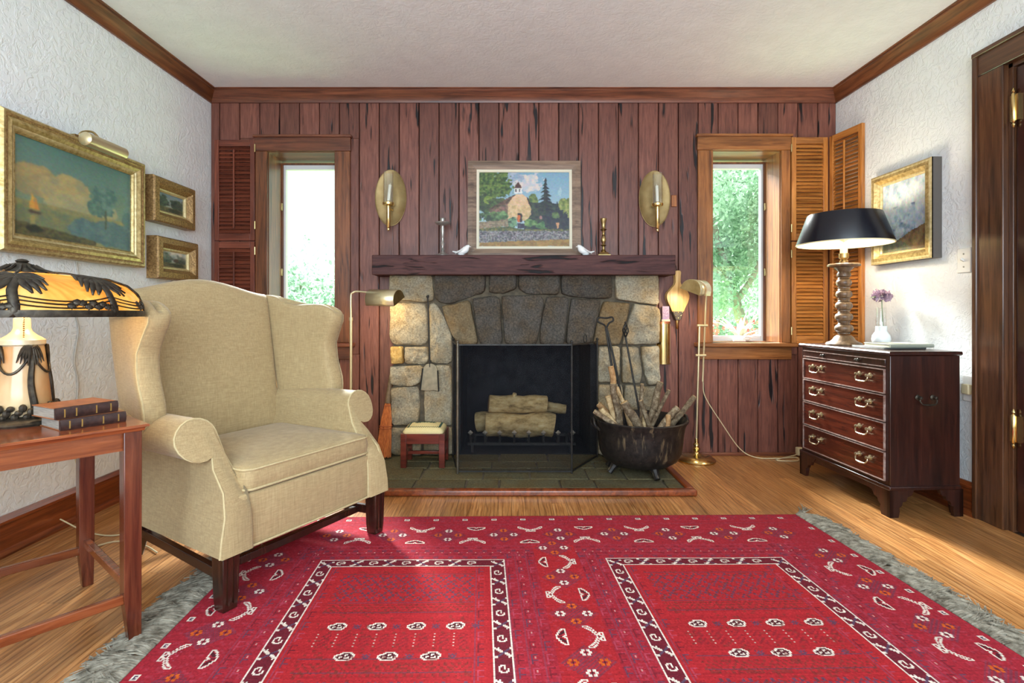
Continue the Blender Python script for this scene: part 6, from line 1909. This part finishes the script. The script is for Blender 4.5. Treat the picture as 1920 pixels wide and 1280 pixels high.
def tree(name, label, base, trunk, blobs, n, size, mat, seed, cat='tree', group=None):
    t = thing(name, label, cat, base, 0, group); r_ = np.random.default_rng(seed)
    for q, (pts, r0_, r1_) in enumerate(trunk):
        p = smooth_line(pts, 4); MB().tube(p, [lerp(r0_, r1_, k / (len(p) - 1)) for k in range(len(p))], 8).build('trunk' if q == 0 else 'branch', MAT['branch'], t)
    m = MB(); leaves(m, [b[:3] for b in blobs], [b[3] for b in blobs], n, size, r_)
    o = tag(m.build('foliage', mat, t, smooth=False), kind='stuff')
    return t
GZ = -.45
tag(MB().box(-14, 16, YB + .72, 22, GZ - .1, GZ).build('garden_lawn', MAT['lawn'], smooth=False), 'pale green lawn outside the windows', kind='structure')
random.seed(12)
def B_(x0, x1, y0, y1, z0, z1, n, r0_, r1_):
    return [(random.uniform(x0, x1), random.uniform(y0, y1), random.uniform(z0, z1), random.uniform(r0_, r1_)) for _ in range(n)]
# seen in the left window: rounded shrubs up to about eye height plus
tree('garden_shrub', 'rounded pale green shrub filling the lower half of the left window', (-3.1, 7.0, GZ), [([(-3.1, 7.0, GZ), (-3.05, 7.0, .4), (-2.9, 7.1, 1.1)], .06, .02)], B_(-4.2, -2.0, 6.5, 7.8, .1, 1.35, 26, .35, .6), 26000, .04, MAT['leafC'], 1, 'shrub')
tree('garden_shrub', 'taller pale shrub behind the first in the left window', (-3.6, 9.4, GZ), [([(-3.6, 9.4, GZ), (-3.6, 9.4, .8), (-3.7, 9.4, 1.6)], .08, .02)], B_(-5.4, -2.2, 9.0, 10.2, .3, 1.75, 26, .5, .8), 16000, .06, MAT['leafB'], 2, 'shrub')
# seen in the right window: a tree whose branches cross the whole pane
tree('garden_tree', 'leafy pale green tree with grey branches seen in the right window', (3.6, 7.8, GZ),
     [([(3.6, 7.8, GZ), (3.45, 7.8, .6), (3.2, 7.7, 1.3), (2.9, 7.6, 2.2), (2.6, 7.5, 3.4)], .10, .04), ([(3.3, 7.75, 1.1), (3.5, 7.5, 1.6), (3.6, 7.3, 2.4)], .05, .02), ([(3.2, 7.7, 1.4), (2.9, 7.5, 1.55), (2.5, 7.4, 1.9)], .04, .015), ([(2.9, 7.6, 2.2), (2.7, 7.5, 2.9), (2.3, 7.4, 3.4)], .035, .012)],
     B_(1.9, 4.4, 6.9, 8.8, .7, 3.8, 44, .32, .62), 30000, .042, MAT['leafA'], 3)
tree('garden_tree', 'large pale tree farther back behind the right window', (4.2, 11.5, GZ), [([(4.2, 11.5, GZ), (4.1, 11.5, 1.5), (4.3, 11.5, 4)], .16, .06)], B_(2.4, 6.6, 11, 13, 0, 5.0, 40, .7, 1.1), 20000, .08, MAT['leafB'], 4)
# spiky plant and red flowers under the right window
t = thing('spiky_plant', 'pale spiky leaved plant just outside the right window', 'plant', (1.86, 4.30, GZ))
for k in range(18):
    a = 2 * PI * k / 18 + random.uniform(-.1, .1); ln = random.uniform(.26, .40); b_ = Vector((1.86, 4.30, .72)); d = Vector((math.cos(a), math.sin(a), 0)); e_ = random.uniform(.3, 1.2)
    pts = [b_ + d * ln * t_ * math.cos(e_) + Vector((0, 0, ln * t_ * math.sin(e_) - .12 * t_ * t_)) for t_ in (0, .35, .7, 1)]
    MB().tube(pts, [.014, .018, .012, .001], 5, squash=.35).build('leaf', plain('silver green blade', C(214, 224, 196), C(236, 238, 222), 30, rough=.6) if k == 0 else bpy.data.materials['silver green blade'], t)
MB().lathe([(.14, GZ), (.15, .56), (.18, .72), (.16, .72), (.001, .70)], (1.86, 4.30, 0), 20).build('pot', plain('clay pot', C(176, 120, 92), rough=.8), t)
t = thing('flower_bed', 'red and pink flowers in a bed outside the right window', 'flower bed', (2.0, 5.0, GZ), kind='stuff')
m = MB(); leaves(m, [(q[0], q[1], q[2]) for q in B_(1.5, 2.6, 5.0, 5.4, -.40, .60, 16, .1, .2)], [.16] * 16, 1500, .03, np.random.default_rng(9)); m.build('foliage', MAT['leafB'], t, smooth=False)
m = MB(); leaves(m, [(q[0], q[1] - .1, q[2] + .08) for q in B_(1.5, 2.6, 5.0, 5.3, .55, .72, 14, .1, .2)], [.10] * 14, 420, .022, np.random.default_rng(10)); m.build('blossom', plain('red blossoms', C(214, 92, 84), C(236, 168, 150), 20, rough=.7), t, smooth=False)
